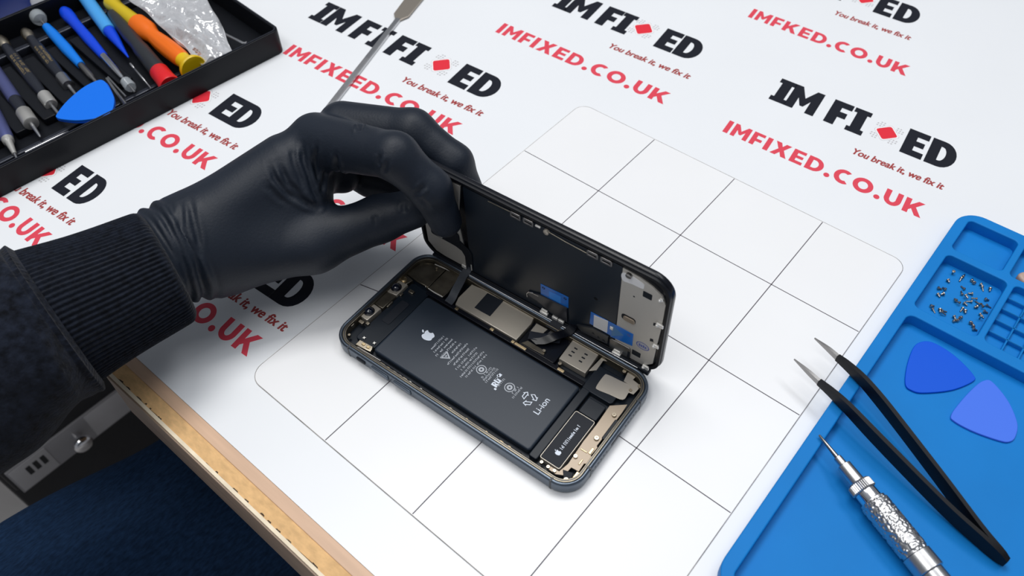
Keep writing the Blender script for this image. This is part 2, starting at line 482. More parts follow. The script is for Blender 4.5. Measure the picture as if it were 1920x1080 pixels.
def tagline(x0, y0, x1, y1, text='You break it, we fix it'):
    L = math.hypot(x1 - x0, y1 - y0); a = math.atan2(y1 - y0, x1 - x0)
    v, f = text_mesh(text, 8.4, 0.0, 0.12)
    w_ = max(q[0] for q in v)
    g = G()
    for k, (ox_, oy_) in enumerate(((0, 0), (.22, 0), (.44, 0), (.66, 0), (.1, .22), (.5, .22), (.1, -.18), (.5, -.18))):
        g.add([(q[0] + ox_, q[1] + oy_, ZI + .001 * k) for q in v], f)
    g.moved(x0, y0, 0, a, sx=L / w_, sy=1.0).build('tagline_lettering', 'ink_dark_red', sheet, smooth=0)


def emblem(cx, cy, s=1.0, a=0.04):
    def rd(r, k=0.17):
        pts = [(r, 0), (0, r * 1.08), (-r, 0), (0, -r * 1.08)]; o = []
        for i in range(4):
            p0 = np.array(pts[i - 1]); p1 = np.array(pts[i]); p2 = np.array(pts[(i + 1) % 4])
            A_ = p1 + (p0 - p1) * k; B_ = p1 + (p2 - p1) * k
            for t in np.linspace(0, 1, 6): o.append(tuple((1 - t) ** 2 * A_ + 2 * t * (1 - t) * p1 + t * t * B_))
        return o
    w0 = G().flat(rd(8.8), ZI + 0.005).moved(cx, cy, 0, a, s, s).build('chip_emblem', 'ink_grey', sheet, smooth=0)
    G().flat(rd(8.5), ZI + 0.012).moved(cx, cy, 0, a, s, s).build('white_outline', 'ink_white', w0, smooth=0)
    G().flat(rd(7.3), ZI + 0.02).moved(cx, cy, 0, a, s, s).build('red_diamond', 'ink_bright_red', w0, smooth=0)
    g = G()
    for sx_, sy_ in ((1, 1), (-1, 1), (-1, -1), (1, -1)):
        for i in range(3):
            for j in range(3):
                if i + j == 4 : continue
                u_ = 4.4 + 1.9 * i; v_ = 4.4 + 1.9 * j
                g.flat(circle(sx_ * u_, sy_ * v_ * 1.05, 0.62, 8), ZI)
    g.moved(cx, cy, 0, a, s, s).build('grey_dots', 'ink_grey', w0, smooth=0)


FULL = [('I', -90.3), ('M', -79.2), ('F', -51.2), ('I', -36.6), ('E', 0), ('D', 15.4)]
ED = [('E', 0), ('D', 15.4)]
# block beside the pad's far corner
black_word(FULL, 67.4, 214.1, 0.042, 26.0, 26.2); emblem(54.0, 226.2)
red_line(-29.4, 161.2, 101.4, 165.6, 13.0, 'IMFIXED.CO.UK'); tagline(44.3, 193.8, 101.6, 197.0)
# block at the top centre
black_word(FULL, -118.0, 212.6, 0.05, 27.5, 26.0); emblem(-135.4, 226.5, 1.08)
red_line(-219.6, 154.6, -74.7, 160.6, 13.4, 'IMFIXED.CO.UK'); tagline(-143.3, 191.0, -77.0, 195.0)
# block under the metal spudger, its lettering printed double
black_word([('I', -139), ('M', -126), ('F', -97), ('I', -79.5), ('F', -61.5), ('I', -45.5), ('E', 0), ('D', 17.2)], -205.8, 87.1, 0.055, 29.0, 25.0)
emblem(-222.6, 99.3, 1.12)
red_line(-323.6, 37.0, -164.0, 47.9, 12.6, 'IMFIXEED.CO.UK'); tagline(-233.0, 67.6, -163.2, 73.6)
# block at the top right
black_word(FULL, -13.4, 352.6, 0.03, 25.6, 25.5); emblem(-25.4, 366)
red_line(-83.2, 288.4, 38.7, 291.5, 13.0, 'IMFKED.CO.UK'); tagline(-35.2, 331.6, 22.9, 334.4)
# block half under the tool case
black_word(FULL, -308.9, -40.1, 0.075, 29.0, 25.0); emblem(-327.4, -32.0, 1.08, 0.08)
red_line(-406.0, -87.5, -263.6, -76.2, 12.6, 'IMFIXED.CO.UK'); tagline(-332.0, -58.5, -265.4, -52.2)
# block left of the sleeve cuff
black_word(FULL, -325.4, -147.2, 0.08, 24.5, 24.5); emblem(-342.5, -140.0, 1.0, 0.08)
red_line(-420, -185.0, -285.8, -180.2, 12.4, 'IMFIXED.CO.UK')
tagline(-352.0, -164.0, -287.0, -157.2)
# block under the gloved wrist
black_word(FULL, -166.0, -118.0, 0.06, 29.0, 25.0); emblem(-181, -108, 1.08, .06)
red_line(-268.0, -160.0, -127.7, -149.9, 13.2, 'IMFIXED.CO.UK'); tagline(-194.0, -133.6, -126.1, -127.4)
# web address that shows between thumb and finger
red_line(-199.0, -54.0, -120.0, -48.5, 12.6, 'D.CO.UK')

# gridded repair pad, top at z = 0
pad = thing('gridded_repair_pad', 'white square-gridded repair pad under the opened phone', 'repair pad', (0, 0, ZS))
px0, px1, py0, py1 = -117.6, 110.0, -157.0, 126.6
G().prism(rrect(px0, py0, px1, py1, [8, 8, 9, 9]), 0, 0.5, 0.12).build('pad_sheet', 'pad', pad)
g = G()
for x in (-58.8, 0.0, 58.8): g.box(x - .27, py0 + 0.4, 0.5, x + .27, py1 - .3, 0.515)
for y in (65.1, 0.0): g.box(px0 + .3, y - .27, 0.5, px1 - .3, y + .27, 0.515)
g.box(-62, -65.33, 0.5, px1 - .3, -64.8, 0.515)
g.prism([(-117.2, -79.0), (-62, -65.33), (-62, -64.8), (-117.2, -78.4)], 0.5, 0.515)
g.build('grid_lines', 'line', pad, smooth=0)
ol = rrect(px0 - .28, py0 - .28, px1 + .28, py1 + .28, [8.3, 8.3, 9.3, 9.3]); il = rrect(px0 + .05, py0 + .05, px1 - .05, py1 - .05, [8, 8, 9, 9])
G().prism([ol, il], 0.005, 0.46).build('pad_edge', 'edge_line', pad, smooth=0)

# ================================================================== THE PHONE
PA = 0.06327387
phone = thing('smartphone', 'opened dark grey smartphone with its black battery exposed and display raised', 'smartphone', (-25.79, -73.89, 0.02), PA)
L2, W2 = 75.45, 37.85
# housing : frame ring + back
g = G()
g.prism([rrect(-L2, -W2, L2, W2, 11.5, 12), rrect(-L2 + 2.2, -W2 + 2.2, L2 - 2.2, W2 - 2.2, 9.5, 12)], 0.25, 8.0, 1.3, 3)
g.prism([rrect(-L2 + .8, -W2 + .8, L2 - .8, W2 - .8, 10.5, 12)], 0.0, 1.8, 0.5)
hous = g.build('housing', 'frame', phone, smooth=50)
G().prism([rrect(-L2 + 2.0, -W2 + 2.0, L2 - 2.0, W2 - 2.0, 9.6, 12), rrect(-L2 + 3.6, -W2 + 3.6, L2 - 3.6, W2 - 3.6, 8.4, 12)], 1.8, 7.3, .2).build('inner_rim', mat('bronzed_inner_wall', (.16, .14, .105), .28, .8, var=.3, vscale=90), phone)
G().prism([rrect(-L2 + 2.7, -W2 + 2.7, L2 - 2.7, W2 - 2.7, 9, 12), rrect(-L2 + 3.05, -W2 + 3.05, L2 - 3.05, W2 - 3.05, 8.8, 12)], 7.2, 7.45).build('rim_gasket', 'tool_dark', phone)
G().flat(rrect(-L2 + 3, -W2 + 3, L2 - 3, W2 - 3, 9, 10), 2.0).build('inner_floor', 'navy_black', phone)
# antenna bands and side buttons on the near long side
for x, hx in ((-62.4, .55), (63.6, .55)):
    G().prism(rrect(x - hx, -W2 - .06, x + hx, -W2 + 2.2, .1, 2), .6, 8.03, .12).build('antenna_band', 'frame_gap', hous)
for y in (-22.0, 22.0):
    G().prism(rrect(L2 - 2.2, y - .55, L2 + .06, y + .55, .1, 2), .6, 8.03, .12).build('antenna_band', 'frame_gap', hous)
G().prism(rrect(-56.6, -W2 - .7, -50.8, -W2 + .6, .5, 3), 2.9, 5.0, .4).build('mute_switch', 'black_matte', hous)
for x in (-40.5, -25.6):
    G().prism(rrect(x - 5.6, -W2 - .75, x + 5.6, -W2 + .6, .6, 3), 2.4, 5.8, .5).build('volume_button', 'frame', hous)
for k in range(6):
    for sgn in (1, -1):
        G().lathe((L2 + .04, sgn * (8.5 + 2.4 * k), 4), (L2 - 1, sgn * (8.5 + 2.4 * k), 4), [(0, .01), (0, .6), (1, .6)], 12).build('speaker_hole', 'black_matte', hous) if k < 6 else None
G().prism(rrect(L2 - 1, -4.6, L2 + .05, 4.6, .4, 4), 2.6, 5.4, .4).build('charge_port', 'black_matte', hous)

# battery
bat = G().prism(rrect(-52.3, -30.2, 46.6, 13.2, 1.8, 5), 2.0, 6.0, 1.2, 4).build('battery', 'battery', phone, smooth=60)
zb = 6.02
sm = [(0, -.42), (.12, -.5), (.30, -.47), (.46, -.28), (.52, -.05), (.50, .12), (.40, .28)]


def strokes(rows, hgt=1.05, seed=1):
    """rows of tiny illegible print: (x, y0, y1)"""
    r = random.Random(seed); g_ = G()
    for x, y0, y1 in rows:
        y = y0
        while y < y1:
            wd = r.uniform(.35, .85); k = r.random()
            if k < .10: y += .7; continue
            if k < .40:
                g_.flat([(x - hgt, y), (x, y), (x, y + .26), (x - hgt, y + .26)], zb)
            elif k < .7:
                g_.flat([(x - hgt, y), (x - hgt, y + wd), (x - hgt + .26, y + wd), (x - hgt + .26, y + .26), (x, y + .26), (x, y)], zb)
            else:
                g_.flat([(x - hgt * .7, y), (x - hgt * .7, y + wd), (x, y + wd), (x, y + wd - .24), (x - .24, y + wd - .24), (x - .24, y)], zb)
            y += wd + .26
    return g_


def apple(cx, cy, s, g_, z):
    """the bitten fruit mark; its stem points to -x"""
    body = [(0.00, .40), (.14, .47), (.32, .46), (.44, .36), (.36, .24), (.33, .08), (.38, -.06), (.48, -.15), (.40, -.36), (.27, -.52), (.14, -.54), (0, -.50),
            (-.14, -.54), (-.28, -.50), (-.42, -.30), (-.49, -.02), (-.46, .24), (-.32, .44), (-.15, .47)]
    leaf = [(.02, .52), (.02, .64), (.12, .76), (.24, .80), (.23, .68), (.14, .56)]
    for lp in (smooth_loop(body, 4), smooth_loop(leaf, 3)):
        g_.flat([(cx - q[1] * s, cy + q[0] * s) for q in lp], z)
    return g_


apple(-34.9, -7.0, 6.0, G(), zb).build('fruit_emblem', 'battery_ink_bright', bat, smooth=0)
rows = [(-27.4, -12.6, -2.0), (-25.0, -13.2, -2.6), (-22.6, -14.4, -1.2), (-20.2, -13.9, -1.6), (-17.3, -8.2, -0.6), (-14.6, -15.0, 1.2), (-11.9, -13.4, -1.0),
        (-9.2, -14.8, 1.2), (-6.9, -13.5, -.4), (-4.6, -17.0, 2.0), (-2.4, -15.5, 1.0), (4.4, -11.2, -3.8), (6.0, -11.8, -3.0), (7.6, -12.2, -2.6), (13.9, -10.2, -4.6),
        (22.2, -11, -4.8), (23.8, -11.6, -4.0)]
strokes(rows, 1.15, 5).build('fine_print', 'battery_ink', bat, smooth=0)
g = G()
tri = [(-20.6, -14.2), (-20.6, -8.6), (-16.2, -11.4)]
g.flat([tri, [(-19.9, -13.0), (-19.9, -9.8), (-17.5, -11.4)]], zb)
g.flat([(-19.4, -12.2), (-19.4, -10.6), (-18.3, -11.4)], zb)
for cx, cy in ((.6, -7.4), (18.4, -7.6)):
    g.flat([circle(cx, cy, 2.7), circle(cx, cy, 2.25)], zb); g.flat([circle(cx, cy, 1.5, 14), circle(cx, cy, .6, 6)], zb)
g.build('warning_marks', 'battery_ink', bat, smooth=0)
# approval mark: two joined heavy letters
g = G()
R_g = [[(0, 0), (.3, 0), (.3, .3), (.45, 0), (.8, 0), (.55, .42), (.72, .7), (.55, 1), (0, 1)], [(.3, .55), (.3, .8), (.45, .8), (.45, .55)]]
U_g = [[(0, 1), (0, .1), (.12, 0), (.7, 0), (.7, 1), (.45, 1), (.45, .25), (.27, .25), (.27, 1)]]
for lp in [place(R_g, 0, 0, 3.2, 3.4), place(U_g, 2.5, .3, 3.2, 3.4)]:
    g.flat([[(13.2 - q[1], -11.6 + q[0]) for q in l_] for l_ in lp], zb)
g.flat([(12.6, -13.0), (13.8, -13.0), (13.8, -12), (12.6, -12)], zb); g.flat(circle(10.0, -7.0, .55, 8), zb); g.flat(circle(9.6, -5.4, .7, 8), zb)
g.flat([(9.4, -5.6), (11, -5.6), (11, -3.8), (9.4, -3.8)], zb)
g.build('approval_mark', 'battery_ink_bright', bat, smooth=0)
# recycling arrows : three bent arrow outlines
g = G()
arrow = [(-2.0, -1.1), (1.15, -1.1), (1.15, -1.9), (3.0, -.05), (1.15, 1.75), (1.15, .95), (-1.0, .95)]
inner = [(-1.45, -.68), (1.52, -.68), (1.52, -.95), (2.35, -.05), (1.52, .8), (1.52, .5), (-.75, .5)]
for k in range(3):
    a = R_(90 + 120 * k)
    def tf(q): 
        xx, yy = q[0] * .95, q[1] * .95 + 2.75
        return (29.9 + xx * math.cos(a) - yy * math.sin(a), -7.2 + xx * math.sin(a) + yy * math.cos(a))
    g.flat([[tf(q) for q in arrow], [tf(q) for q in inner]], zb)
g.build('recycling_mark', 'battery_ink_bright', bat, smooth=0)
v, f = text_mesh('Li-ion', 4.6, 0.02)
w_ = max(q[0] for q in v)
G().add([(38.9 - q[1], -12.4 + q[0] * 10.4 / w_, zb) for q in v], f).build('cell_lettering', 'battery_ink_bright', bat, smooth=0)

G().prism(rrect(46.9, -31.6, 51.6, 14.6, 1, 3), 2.0, 5.0, .5).build('battery_end_strip', 'navy_black', phone)
G().prism(rrect(-66.0, -29.0, -53.0, 16.5, 1.5, 4), 2.0, 4.4, .4).build('top_bay_cover', 'navy_black', phone)
G().prism(rrect(-62.5, -13.0, -57.0, 4.0, 1.2, 4), 4.4, 4.7, .1).build('bay_sticker', 'black_matte', phone)
# taptic engine
tap = G().prism(rrect(52.4, -29.6, 63.0, 0.4, .8, 4), 2.0, 6.2, .35).build('vibration_motor', 'black_matte', phone)
G().prism([rrect(52.1, -29.9, 63.3, 0.7, 1, 4), rrect(52.5, -29.5, 62.9, 0.3, .7, 4)], 2.0, 6.05, .1).build('steel_edge', 'nickel', tap)
zb = 6.23
apple(58.0, -23.2, 2.6, G(), zb).build('fruit_emblem', 'battery_ink_bright', tap, smooth=0)
strokes([(58.9, -20.8, -5.6)], 1.7, 9).build('fine_print', 'battery_ink_bright', tap, smooth=0)
G().prism(rrect(53.0, 1.4, 63.0, 11.0, .8, 4), 2.0, 5.6, .4).build('speaker_box', 'navy_black', phone)
G().prism(rrect(46.5, 14.0, 64.0, 30.0, 1.5, 4), 2.0, 4.9, .4).build('loudspeaker', 'navy_black', phone)
G().prism(smooth_loop([(52.4, 18.6), (52.1, 26.2), (53.4, 27.6), (60, 28.2), (66.8, 28.6), (67.3, 24), (67.0, 19.4), (60, 18.2), (54, 17.2)], 4), 4.9, 5.15, .1).build('speaker_grille_plate', 'nickel', phone, smooth=60)
# beige flex strip and its screws
bei = [(63.6, 13.0), (70.3, 18.6), (70.6, 13), (70.4, -9.0), (71.2, -9.7), (70.8, -15.0), (72.4, -15.6), (71.7, -19.6), (70.6, -20.2), (70.8, -25.1), (66.9, -25.3), (66.4, -30.6), (62.8, -32.4), (58.6, -32.2),
       (57.9, -30.4), (63.4, -30.2), (64.6, -24.6), (63.9, -10.9), (64.1, -0.3)]
beig = G().prism(bei, 4.6, 5.0, .12).build('charging_flex', 'beige', phone)
for x, y, r in ((68.3, 9.5, 1.2), (68.2, -6.0, 1.3), (65.4, -19.7, 1.1), (54.4, -31.4, .9), (58.2, -31.6, .9), (61.7, -31.5, .9), (68.6, -32.2, 1.4), (60.4, -34.6, .8), (72.6, 14.5, .9), (70.2, 30.8, 1.3),
                (59.2, 33.6, 1.1), (-34.8, 19.4, .8), (-32.0, 32.6, .8), (-14.0, 19.6, .8), (-3.4, 20.2, .8), (-1.0, 34.0, .9), (30.4, 18.8, 1.1), (44.9, 35.6, .9), (-68.8, -30.4, .8), (67.4, 26.2, .9), (19.4, 20.6, 1.0), (-61.0, 31.4, .8), (-56.4, 18.0, .8)):
    s_ = G(); s_.lathe((x, y, 4.0), (x, y, 9), [(0, r * .9), (1.6, r), (1.9, r * .86), (1.9, r * .38), (1.5, r * .34), (1.5, .02)], 14)
    s_.build('phone_screw', 'brass', phone)
for x, y, wx, wy in ((69.8, -13.0, .7, 1.8), (66.9, -14.8, 1.8, .35), (68.9, -20.6, .4, 1.6), (71.0, -27.5, .9, 2.0), (72.0, -20, .6, 1), (72.6, -1.5, .8, 1.2), (71.6, 3.2, 1.0, 1.8)):
    G().box(x - wx, y - wy, 4.5, x + wx, y + wy, 5.4, .2).build('contact_clip', 'gold', phone)
G().prism(rrect(70.0, -4.6, 73.0, 8.0, .6, 3), 3.0, 5.6, .3).build('microphone_box', 'navy_black', phone)
G().prism([(64.4, -28.6), (69.2, -27.2), (70.6, -31.2), (67.4, -32.4)], 3.0, 5.5, .3).build('port_shroud', 'black_matte', phone)
# bracket in the far bottom corner
G().prism([(60.6, 35.3), (65.4, 35.3), (65.2, 32.2), (69.6, 31.5), (70.2, 29), (69.8, 25.0), (67.4, 24.6), (66.6, 28.4), (61.8, 28.9)], 4.8, 5.4, .15).build('corner_bracket', 'nickel', phone)
# logic board shield
sh = G().prism([(-36.4, 17.6), (4.0, 17.6), (4.2, 30.5), (3.0, 35.2), (-26.6, 34.9), (-37.8, 33.6), (-38, 22)], 2.0, 6.0, .35).build('logic_board_shield', 'nickel', phone)
G().prism([(-26.6, 21.6), (-16.3, 21.8), (-16.8, 34.2), (-27.0, 33.6)], 6.0, 6.25, .08).build('graphite_pad', 'black_matte', sh)
G().prism([rrect(-55, 14.6, 47, 17.2, .8, 3)], 2.0, 5.4, .3).build('mid_rail', 'black_gloss', phone)
for x, wx in ((-10.4, 1.2), (8.0, 3.6), (33.0, 2.0), (-34, 1.0), (3.2, 1.0)):
    G().box(x - wx, 15.0, 5.3, x + wx, 16.6, 5.9, .2).build('rail_clip', 'gold', phone)
r = random.Random(11)
for k in range(15):
    x = -24 + k * 2.75 + r.uniform(-.5, .5); w_ = r.uniform(.4, 1.0)
    G().box(x - w_, 34.6, 3.8, x + w_, 35.6, 5.2 + r.uniform(0, .7), .15).build('board_contact', r.choice(['gold', 'white_metal', 'nickel']), phone)
# dark connector field between shield and sim tray
G().prism(rrect(5.0, 17.6, 27.4, 34.0, 1, 3), 2.0, 4.6, .3).build('connector_bay', 'black_gloss', phone)
G().prism([(6.0, 32.8), (6.4, 26.0), (12.2, 26.6), (13.0, 33.0)], 4.6, 5.4, .2).build('connector_cover', 'nickel', phone)
G().prism([(14.6, 33.6), (14.2, 29.0), (19.0, 29.2), (19.6, 33.8)], 4.6, 5.3, .2).build('connector_cover', 'steel_dark', phone)
G().prism([(6.8, 18.2), (20.6, 18.6), (20.0, 21.2), (8.6, 21.4)], 4.5, 5.0, .15).build('board_bracket', 'smoked', phone)
# sim reader
sim = G().prism([(28.5, 20.8), (44.2, 21.0), (43.4, 36.0), (27.6, 35.8)], 2.0, 6.2, .3).build('sim_reader', 'nickel', phone)
for i in range(3):
    for x in (32.4, 38.6):
        G().box(x - 1.3 + (i * .0), 25.2 + 2.6 * i, 6.15, x + .6, 26.0 + 2.6 * i, 6.35, .12).build('reader_slot', 'black_matte', sim)
G().prism([(44.4, 24), (47.4, 26.5), (47.0, 33.6), (49.8, 34.6), (49.6, 36), (45.4, 35.6)], 4.4, 5.2, .15).build('reader_latch', 'nickel', phone)
# cameras at the top end
cp = G()
cp.prism([(-74.0, -18.0), (-67.4, -18.2), (-66.6, -8.2), (-72.6, -7.8)], 2.0, 6.2, .3)
cp.prism([(-73.2, 2.6), (-66.0, 3.6), (-66.0, 12.8), (-72.6, 12.4)], 2.0, 6.2, .3)
cp.build('camera_bracket', 'nickel', phone)
G().prism([(-73.0, -7.2), (-66.3, -7.4), (-66.0, 3.2), (-73.0, 2.4)], 2.0, 5.9, .3).build('camera_module', 'smoked', phone)
for x, y in ((-70.5, -13.2), (-69.8, 7.6)):
    c_ = G(); c_.lathe((x, y, 5.6), (x, y, 9), [(0, 3.0), (1.0, 3.0), (1.2, 2.7)], 24); cb = c_.build('camera_barrel', 'black_gloss', phone)
    G().ball((x, y, 6.5), 2.5, 20, .75).build('camera_lens', 'lens', cb)
G().lathe((-70.6, 14.6, 4), (-70.6, 14.6, 9), [(0, 1.8), (2.2, 1.8), (2.4, 1.5)], 20).build('flash_diffuser', 'gold', phone)
G().prism([(-73.2, 9.8), (-67.4, 12.9), (-66.2, 17.2), (-71.4, 18.0), (-73.4, 15)], 3, 5.6, .2).build('flash_bracket', 'brass', phone)
for x, y, wx, wy in ((-69.6, -20.4, 1.5, 1.0), (-66.2, -19.2, 1.0, .9), (-65.4, -2.8, .5, 2.2), (-64.8, 6.0, .6, 1.0), (-61.6, 10.6, 1.6, 1.0), (-72.4, -24.6, .8, 1.2)):
    G().box(x - wx, y - wy, 3.8, x + wx, y + wy, 5.8, .25).build('gold_clip', 'brass', phone)
# smoked plates in the far top corner
pl = [[(-73.0, 19.4), (-70.8, 30.8), (-66.4, 33.4), (-56.8, 34.2), (-56.4, 18.6), (-64, 18.4)], [(-56.0, 18.4), (-56.2, 34.2), (-47.4, 34.8), (-45.2, 22), (-45.6, 18.2)]]
for q in pl: G().prism(q, 3.6, 5.0, .25).build('antenna_plate', 'smoked', phone)
G().tube([(-64, 33.4, 5.3), (-56.6, 34.3, 5.3), (-48, 35.0, 5.2)], .28, 6).build('antenna_wire', 'white_metal', phone)
G().tube([(-57.8, 18.0, 5.3), (-51, 17.6, 5.3), (-45.5, 17.8, 5.3)], .3, 6).build('antenna_wire', 'white_metal', phone)
# gold bracket near the mute switch and bits of the side flex
gb = G().prism([(-62.2, -33.0), (-62.4, -29.2), (-53.6, -28.6), (-52.6, -31.8)], 3.2, 5.4, .3).build('side_key_bracket', 'brass', phone)
G().tube([(-60, -33.6, 5.4), (-50.5, -33.2, 5.4), (-44.5, -33.0, 5.4)], .45, 6).build('side_flex_strip', 'steel_dark', phone)
for x, w_ in ((-58.6, .9), (-55.4, .9)):
    G().box(x - w_, -31.2, 5.2, x + w_, -29.6, 6.0, .2).build('contact_pad', 'gold', gb)
for x, w_ in ((-42.6, 1.5), (-38.6, .9), (-34.2, 1.1), (-30.6, .8), (-27.4, 1.3), (-24.0, .7), (-17, .7), (2.0, .8), (12, .6), (24, .7), (33, 1.1), (37.5, .8)):
    G().box(x - w_, -34.0 + r.uniform(-.4, .2), 4.4, x + w_, -33.3, 5.6, .2).build('side_flex_contact', r.choice(['white_metal', 'gold', 'steel_dark', 'brass']), phone)
for x, y in ((-61.5, -27.0), (-54.9, -26.4)):
    G().add(*curve_mesh([[(x + (1.0 if k % 2 else .42) * math.cos(k * math.pi / 4), y + (1.0 if k % 2 else .42) * math.sin(k * math.pi / 4)) for k in range(8)]], .25)).moved(0, 0, 5.0).build('star_clip', 'white_metal', phone, smooth=0)
G().tube([(-48, -32.4, 4.8), (0, -33.0, 4.8), (44, -33.2, 4.8)], .5, 6).build('side_cable', 'black_matte', phone)
# rubber rail along the hinge side
G().tube([(-44, 35.6, 6.9), (-10, 36.5, 6.6), (20, 36.6, 6.5), (52, 36.0, 6.6), (62, 34.6, 6.4)], .3, 6).build('hinge_rail', 'steel_dark', phone)

# ---------------------------------------------------------------- raised display (frame: x along, y up, z out of the inner face)
ax = Vector((0.99694953, 0.07785361, -0.00551759)); au = Vector((0.01013493, -0.0590381, 0.99820428)); an = ax.cross(au)
lm = Matrix.Identity(4)
for i in range(3): lm[i][0] = ax[i]; lm[i][1] = au[i]; lm[i][2] = an[i]
lm.translation = Vector((-28.4168, -34.2521, 6.9377)) * U
pm = Matrix.Translation(phone.location) @ Matrix.Rotation(PA, 4, 'Z')
LX, LY = 74.5, 73.8
g = G()
g.prism([rrect(-LX, 0, LX, LY, 11, 12)], -4.0, -0.6, 1.0, 3)
lid = g.build('display_assembly', 'black_gloss', phone, smooth=50)
lid.matrix_local = pm.inverted() @ lm
G().prism([rrect(-LX + .5, .5, LX - .5, LY - .5, 10.6, 12), rrect(-LX + 2.2, 2.2, LX - 2.2, LY - 2.2, 9.2, 12)], -0.8, 0.9, .3).build('display_frame', 'black_plastic', lid)
G().prism([(-42.2, 3.0), (48.6, 3.0), (49.2, 70.2), (-39.6, 70.4)], -0.8, 0.35, .2).build('backlight_plate', 'lcd_plate', lid)
G().prism([(48.9, 2.6), (65.0, 2.4), (66.8, 3.4), (70.6, 8), (71.2, 26), (71.9, 42), (71.9, 58.5), (69.6, 63.6), (64.4, 66.6), (58, 68.6), (49.4, 69.6)], -0.8, 0.3, .15).build('shield_plate', 'lcd_silver', lid)
G().prism([(-71.2, 9), (-66.0, 3.8), (-60, 2.9), (-45.6, 3.0), (-44.6, 18), (-46.5, 40), (-41.5, 69.2), (-62, 69.2), (-70, 64)], -0.8, 0.25, .15).build('shield_plate', 'lcd_silver', lid)
G().prism(smooth_loop([(49.4, 66.4), (54, 67.4), (60.0, 66.2), (60.6, 64), (60.0, 62.4), (55, 62.0), (50.0, 61.4)], 4), .3, .55, .05).build('white_foam_tape', 'label', lid)
# blue films, blank white label
b1 = G().prism([(4.7, 16.4), (21.5, 17.1), (21.5, 26.4), (4.8, 25.3)], .35, .6, .05).build('blue_film', 'blue_tape', lid)
G().prism([(9.9, 17.6), (17.0, 17.8), (17.0, 23.6), (9.9, 23.0)], .6, .66).build('pale_window', 'blue_tape_pale', b1)
for x, y in ((6.6, 23.2), (19.6, 24.0)): G().flat([circle(x, y, .9, 14), circle(x, y, .45, 12)], .64).build('punch_ring', 'black_matte', b1)
b2 = G().prism([(34.2, 14.0), (46.4, 13.2), (46.6, 12.4), (58.7, 14.4), (58.5, 24.4), (34.6, 24.4)], .35, .6, .05).build('blue_film', 'blue_tape', lid)
G().prism([(47.0, 13.2), (53.6, 19.4), (46.6, 23.6)], .6, .66).build('pale_window', mat('pale_blue_film', (.06, .22, .48), .35), b2)
G().flat([circle(56.3, 22.0, 1.0, 14), circle(56.3, 22.0, .55, 12)], .66).build('punch_ring', 'stamp', b2)
G().prism([(36.6, 13.5), (44.5, 14.2), (44.6, 24.6), (36.6, 23.4)], .6, .78).build('white_sticker', 'label', lid)
G().box(46.0, 19.6, .6, 47.8, 21.8, 1.3, .2).build('tiny_resistor', 'white_metal', lid)
# brackets and flexes near the lower edge
G().prism([(-3.4, 10.8), (-2.6, 13.6), (3.8, 16.2), (4.6, 16.2), (21.0, 17.4), (21.4, 5.2), (14, 4.8), (4, 9.2)], .35, 1.3, .2).build('flex_bracket', 'tool_dark', lid)
G().tube([(-3.6, 8.4, 1.0), (-3.8, 11.2, 1.0), (-2.6, 13.4, 1.0), (0, 14.4, 1.0), (3.6, 14.6, 1.0)], .35, 6).build('bracket_rim', 'steel', lid)
G().prism([(27.0, 7.6), (36.4, 12.6), (45.8, 12.2), (45.6, 5.8), (40, 4.4), (30, 3.8)], .35, 1.4, .2).build('flex_bracket', 'tool_grey', lid)
for x, y in ((37.0, 8.6), (40.2, 7.6), (43.2, 7.4)): G().prism([(x - .9, y - .6), (x + .9, y - .6), (x, y + .8)], 1.4, 1.5).build('bracket_hole', 'black_matte', lid)
G().prism(rrect(46.4, 3.0, 58.4, 11.4, 1.2, 4), .35, 1.0, .2).build('grey_bracket', 'steel_dark', lid)
G().box(57.0, 3.0, 1.0, 58.2, 8.6, 1.15).build('bracket_slot', 'black_matte', lid)
for x, y in ((7.2, 3.4), (51.2, 2.6)):
    c_ = G().box(x - 2.4, y - 1.6, .6, x + 2.4, y + .2, 2.4, .3); c_.box(x - 1.9, y + .1, .6, x + 1.9, y + 1.8, 1.6, .3)
    c_.build('hinge_clip', 'white_metal', lid)
for x in (14.0, 17.8): G().box(x - 1.8, 2.2, .6, x + 1.6, 4.2, 2.0, .3).build('hinge_clip', 'white_metal', lid)
G().box(-68, -1.6, -1.2, 70, 1.6, 2.4, .5).build('hinge_seal', 'black_matte', lid)
# small fittings on the plates
G().flat([circle(36.8, 36.9, 1.1, 16)], .37).build('plate_hole', 'black_gloss', lid)
sp = G().prism(rrect(51.2, 32.4, 58.8, 36.8, 1.6, 6), .3, .42, .05).build('sensor_window', 'black_matte', lid)
G().prism(rrect(52.4, 32.8, 58.6, 36.2, 1.2, 6), .4, 1.1, .3).build('sensor_button', 'beige', sp)
for x, y, w_ in ((62.8, 59.2, 2.3), (61.3, 9.3, 2.4)): G().prism(rrect(x - w_, y - 2.1, x + w_, y + 2.1, .4, 3), .3, .36).build('black_patch', 'navy_black', lid)
st = G().flat([circle(64.1, 18.6, 3.6, 24, 2.9), circle(64.1, 18.6, 3.1, 24, 2.4)], .33).build('oval_stamp', 'stamp', lid, smooth=0)
G().flat([circle(64.1, 18.6, 2.9, 24, 2.2)], .325).build('stamp_ground', 'strip_pale', st, smooth=0)
for k in range(4): G().box(62.0 + 1.1 * k, 17.6, .33, 62.8 + 1.1 * k, 19.6 - .4 * (k % 2), .36).build('stamp_mark', 'stamp', st, smooth=0)
G().lathe((56.4, 53.6, .3), (56.4, 53.6, 2), [(0, .5), (.05, .5), (.06, .02)], 10).build('pin_hole', 'black_matte', lid)
